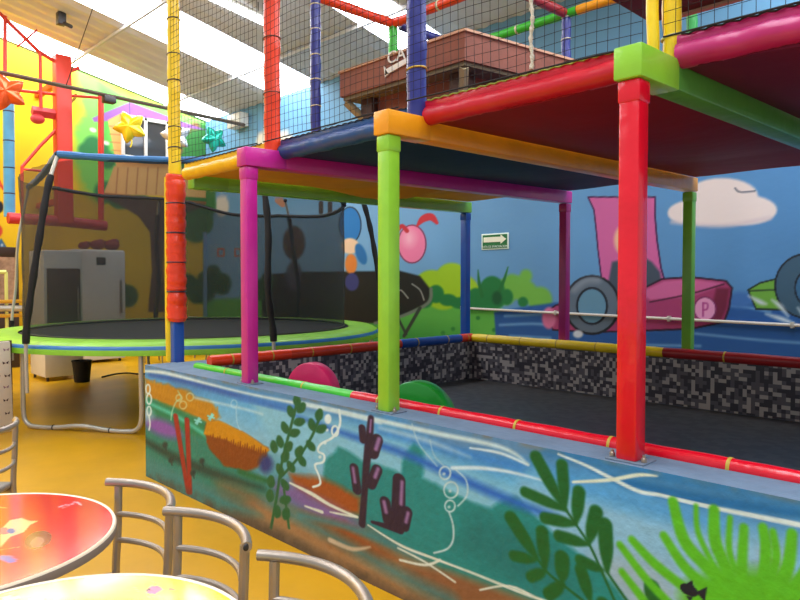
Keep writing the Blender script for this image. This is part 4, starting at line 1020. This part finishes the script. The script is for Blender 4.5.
for q in (pA, pB): m = MB(); m.tube([q, (q[0], q[1], 0)], .025, 8); m.build('leg', MATS['pale yellow enamel'], t)
m = MB(); m.tube([(pA[0], pA[1], 1.08), (pB[0]+.02, pB[1]+.25, 1.06)], .05, 10); m.build('grey_roll', GALV, t)
m = MB(); m.box(pA[0]-.1, pB[0]+.05, pA[1], pB[1]+.22, 1.15, 1.2, .01); m.box(pA[0]-.1, pB[0]+.05, pA[1], pB[1]+.22, .93, .98, .01); m.build('shelf', mat('amber shelf', (206, 150, 30), .5), t)

# printed panel at the left edge
q0, q1 = on_z(-60, 447, 0), on_z(14, 431, 0); hgt = .90
t = thing('printed_panel', 'white standing panel printed with dark little butterflies at the left edge', 'panel', q1)
ux = (q1-q0)/np.linalg.norm(q1-q0); nx_ = np.array([ux[1], -ux[0], 0])
if nx_ @ fw > 0: nx_ = -nx_
m = MB(); e = .02; A, B = q0, q1
m.hexa([A, B, B-nx_*.03, A-nx_*.03, A+np.array([0, 0, hgt]), B+np.array([0, 0, hgt])-ux*.02, B+np.array([0, 0, hgt])-ux*.02-nx_*.03, A+np.array([0, 0, hgt])-nx_*.03], 0, .012); m.build('board', mat('printed white', (226, 212, 196), .5), t)
m = MB(); B2 = B+ux*.035-nx_*.06; m.hexa([A-nx_*.05, B2, B2-nx_*.03, A-nx_*.08, A-nx_*.05+np.array([0, 0, .9]), B2+np.array([0, 0, .9]), B2-nx_*.03+np.array([0, 0, .9]), A-nx_*.08+np.array([0, 0, .9])]); m.build('shadow_edge', DBROWN, t)  # dark board added to stand in for the shadow edge beside the panel
m = MB(); L = np.linalg.norm(B-A)
rr = random.Random(3)
for i in range(9):
    for j in range(7):
        s_ = L-.07-.105*i+rr.uniform(-.012, .012); z = .06+.125*j+rr.uniform(-.015, .015)
        if s_ < .03: continue
        c_ = A+ux*s_+np.array([0, 0, z])+nx_*.003; w_ = rr.uniform(.026, .036)
        for sg in (-1, 1):
            tip = c_+ux*(sg*w_)+np.array([0, 0, .018]); lo = c_+ux*(sg*w_*.7)-np.array([0, 0, .012])
            f = m.bm.faces.new([m.bm.verts.new(tuple(v)) for v in (c_, tip, lo)])
            f.material_index = (i+j*2) % 3 == 0
m.build('print', [mat('dark print', (70, 34, 40), .6), mat('mauve print', (150, 110, 130), .6)], t, False)

# red steel frame mounted high on the yellow wall
RX = -12.1
def rp(x, y, X=RX): return on_x(x, y, X)
t = thing('pipe_rig', 'red steel frame of pipes and a broad pillar on the yellow wall', 'frame', rp(60, 220))
m = MB(); a, b = rp(61.5, 56), rp(64, 224); m.hexa([(RX-.12, a[1]-.12, b[2]), (RX+.1, a[1]-.12, b[2]), (RX+.1, a[1]+.13, b[2]), (RX-.12, a[1]+.13, b[2]), (RX-.12, a[1]-.12, a[2]), (RX+.1, a[1]-.12, a[2]), (RX+.1, a[1]+.13, a[2]), (RX-.12, a[1]+.13, a[2])], 0, .02); m.build('pillar', REDP, t)
for nm, P, r in (('pipe', [(101, 96), (101, 220)], .05), ('pipe', [(5, 16), (5, 76)], .03), ('pipe', [(40, 51), (41, 112)], .028), ('pipe', [(14, 90), (62, 95), (103, 98)], .025), ('pipe', [(22, 167), (22, 216)], .026), ('pipe', [(22, 169), (42, 171)], .02)):
    m = MB(); m.tube([rp(*p) for p in P], r, 10); m.build(nm, REDP, t)
for P, r in (([(-6, 8), (38, 51), (67, 69)], .03), ([(58, 128), (40, 146), (22, 167)], .026), ([(17, 47), (37, 30)], .015), ([(62, 74), (79, 68)], .03)):
    m = MB(); m.tube([rp(*p) for p in P], r, 10); m.build('brace', REDP, t)
for y_, z_ in ((b[1], b[2]+.4), (a[1], a[2]-.4)):
    m = MB(); m.box(LX+.005, RX, y_-.05, y_+.05, z_-.05, z_+.05, .006); m.build('wall_bracket', REDP, t)
PINKR = mat('faded red paint', (214, 66, 70), .5, .1, 6)
m = MB(); m.tube([rp(32, 111), rp(60, 115)], .085, 4); m.build('arm', PINKR, t, False)
m = MB(); c_ = rp(37.5, 119); m.ball(c_, .10, 1, 1.1, .8); m.build('bumper', PINKR, t)
m = MB(); m.tube(smooth_path([rp(67, 116), rp(70, 104), rp(75, 98), rp(76, 94)], 4), .022, 8); m.build('hook', mat('brass hook', (150, 110, 30), .4, metal=.6), t)
m = MB(); m.tube([rp(8, 218), rp(60, 221), rp(106, 226)], .09, 14); m.build('bottom_roll', mat('deep red pad', (200, 36, 40), .45), t)
a, b = rp(8.5, 100, -12.4), rp(9.5, 217, -12.4)
t = thing('blue_pole', 'sky blue padded pole on the yellow wall at the left edge', 'pole', b)
m = MB(); m.tube([b, a], .085, 16); m.build('foam_sleeve', vinyl('pole blue', (86, 160, 196)), t)
for f in (.2, .42, .65, .9):
    c_ = b+(a-b)*f; m = MB(); m.tube([c_-np.array([0, 0, .01]), c_+np.array([0, 0, .01])], .087, 16); m.build('tie', TIED, t)

# dark bar with the hung star balloons
ba, bb = on_x(-6, 71, -11.5), on_x(212, 118, -11.5)
t = thing('ceiling_bar', 'thin dark bar crossing high in front of the yellow wall', 'bar', ba)
m = MB(); m.tube([ba, bb, (bb[0], BY-.21, bb[2]-.02)], .035, 4); m.build('bar', mat('bar grey', (96, 84, 74), .5), t, False)
q = on_roof(97, -4); b_ = on_x(66, 86, -11.5)
m = MB(); m.tube([(q[0], q[1], roof_z(q[1])), b_], .007, 6); m.build('hanging_wire', DARK, t)
m = MB(); c_ = on_x(109, 99, -11.45); m.box(c_[0]-.08, c_[0]+.08, c_[1]-.1, c_[1]+.1, c_[2]-.07, c_[2]+.04, .02); m.build('clamp', DARK, t)
c_ = on_y(238, 121, BY-.1); m = MB(); m.box(c_[0]-.25, c_[0]+.25, BY-.20, BY-.005, c_[2]-.13, c_[2]+.13, .01)
jb = m.build('junction_box', WHITE); tag(jb, 'pale box fixed to the top of the blue wall by the corner', 'box')
c_ = on_roof(61, 12); m = MB(); m.box(c_[0]-.06, c_[0]+.06, c_[1]-.06, c_[1]+.06, roof_z(c_[1])-.2, roof_z(c_[1])-.01, .01); m.tube([(c_[0], c_[1], roof_z(c_[1])-.15), (c_[0]+.15, c_[1]+.1, roof_z(c_[1])-.24)], .03, 8)
tag(m.build('roof_bracket', DARK), 'small dark bracket under the roof at the upper left', 'bracket')
def star_balloon(px, py, size, rgb, label, tilt, yaw_off, X=-11.5, string=True, dim=.42, cordl=.35):
    p = on_x(px, py, X); R = size
    t = thing('star_balloon', label, 'balloon', p, 'foil star balloons')
    m = MB(); na, ns = 60, 8; fr, bk = [], []
    def rad(a):
        k = (a/(2*PI)*5) % 1; f = abs(k-.5)*2
        return R*(.60+.40*f**1.3)
    Mx = Matrix.Translation(tuple(p)) @ Matrix.Rotation(YAW+PI+math.radians(yaw_off), 4, 'Z') @ Matrix.Rotation(math.radians(tilt), 4, 'Y')
    for s_, lst in ((1, fr), (-1, bk)):
        for j in range(ns+1):
            f = j/ns; row = []
            for i in range(na):
                a = 2*PI*i/na; r_ = rad(a)*f; h = dim*R*math.sqrt(max(0, 1-f**2.2))*s_
                h *= 1 - .25*f*abs(math.sin(2.5*a))
                row.append(m.bm.verts.new(Mx @ Vector((r_*math.sin(a), h, r_*math.cos(a)))))
            lst.append(row)
        for j in range(ns):
            for i in range(na): m.bm.faces.new((lst[j][i], lst[j][(i+1) % na], lst[j+1][(i+1) % na], lst[j+1][i]))
    bo = m.build('foil', mat('foil '+label.split()[0], rgb, .22, .05, 6, .3, 8, metal=.35), t, True, 1.4)
    if string:
        m = MB(); m.tube([(p[0], p[1], p[2]+R*.6), (p[0], p[1], on_z(px, py, p[2])[2]+.0+max(.3, R))], .004, 5); 
        top = bar_z(p[1]); m = MB(); m.tube([(p[0], p[1], p[2]+R*.5), (p[0], p[1], top)], .004, 5); m.build('cord', DARK, t)
    if cordl:
        m = MB(); m.tube(smooth_path([(p[0], p[1], p[2]-R*.5), (p[0]+.02, p[1]+.02, p[2]-R*.7-cordl*.4), (p[0], p[1], p[2]-R*.7-cordl)], 4), .012, 5); m.build('ribbon', mat('ribbon '+label.split()[0], rgb, .4), t)
def bar_z(y): f = (y-ba[1])/(bb[1]-ba[1]); return ba[2]+(bb[2]-ba[2])*f
star_balloon(6, 92, .30, (236, 92, 40), 'orange foil star balloon at the left edge over the blue pole', 20, 25, cordl=0)
star_balloon(130, 127, .29, (250, 214, 40), 'yellow foil star balloon hanging before the tree house window', 24, 10, cordl=.14)
star_balloon(176, 136, .28, (232, 232, 236), 'white foil star balloon half hidden by the yellow upright', 10, 10, cordl=0)
star_balloon(214, 139, .26, (30, 176, 150), 'teal foil star balloon hanging before the painted tree crown', 30, 40, cordl=0)

# ------------------------------------------------------------------ light
w = bpy.data.worlds.new('world'); SC.world = w; w.use_nodes = True
bg = w.node_tree.nodes['Background']; bg.inputs['Color'].default_value = (.86, .92, 1, 1); bg.inputs['Strength'].default_value = .5
SC.view_settings.view_transform = 'Standard'; SC.view_settings.look = 'None'; SC.view_settings.exposure = .18; SC.view_settings.gamma = 1
SC.view_settings.use_curve_mapping = False
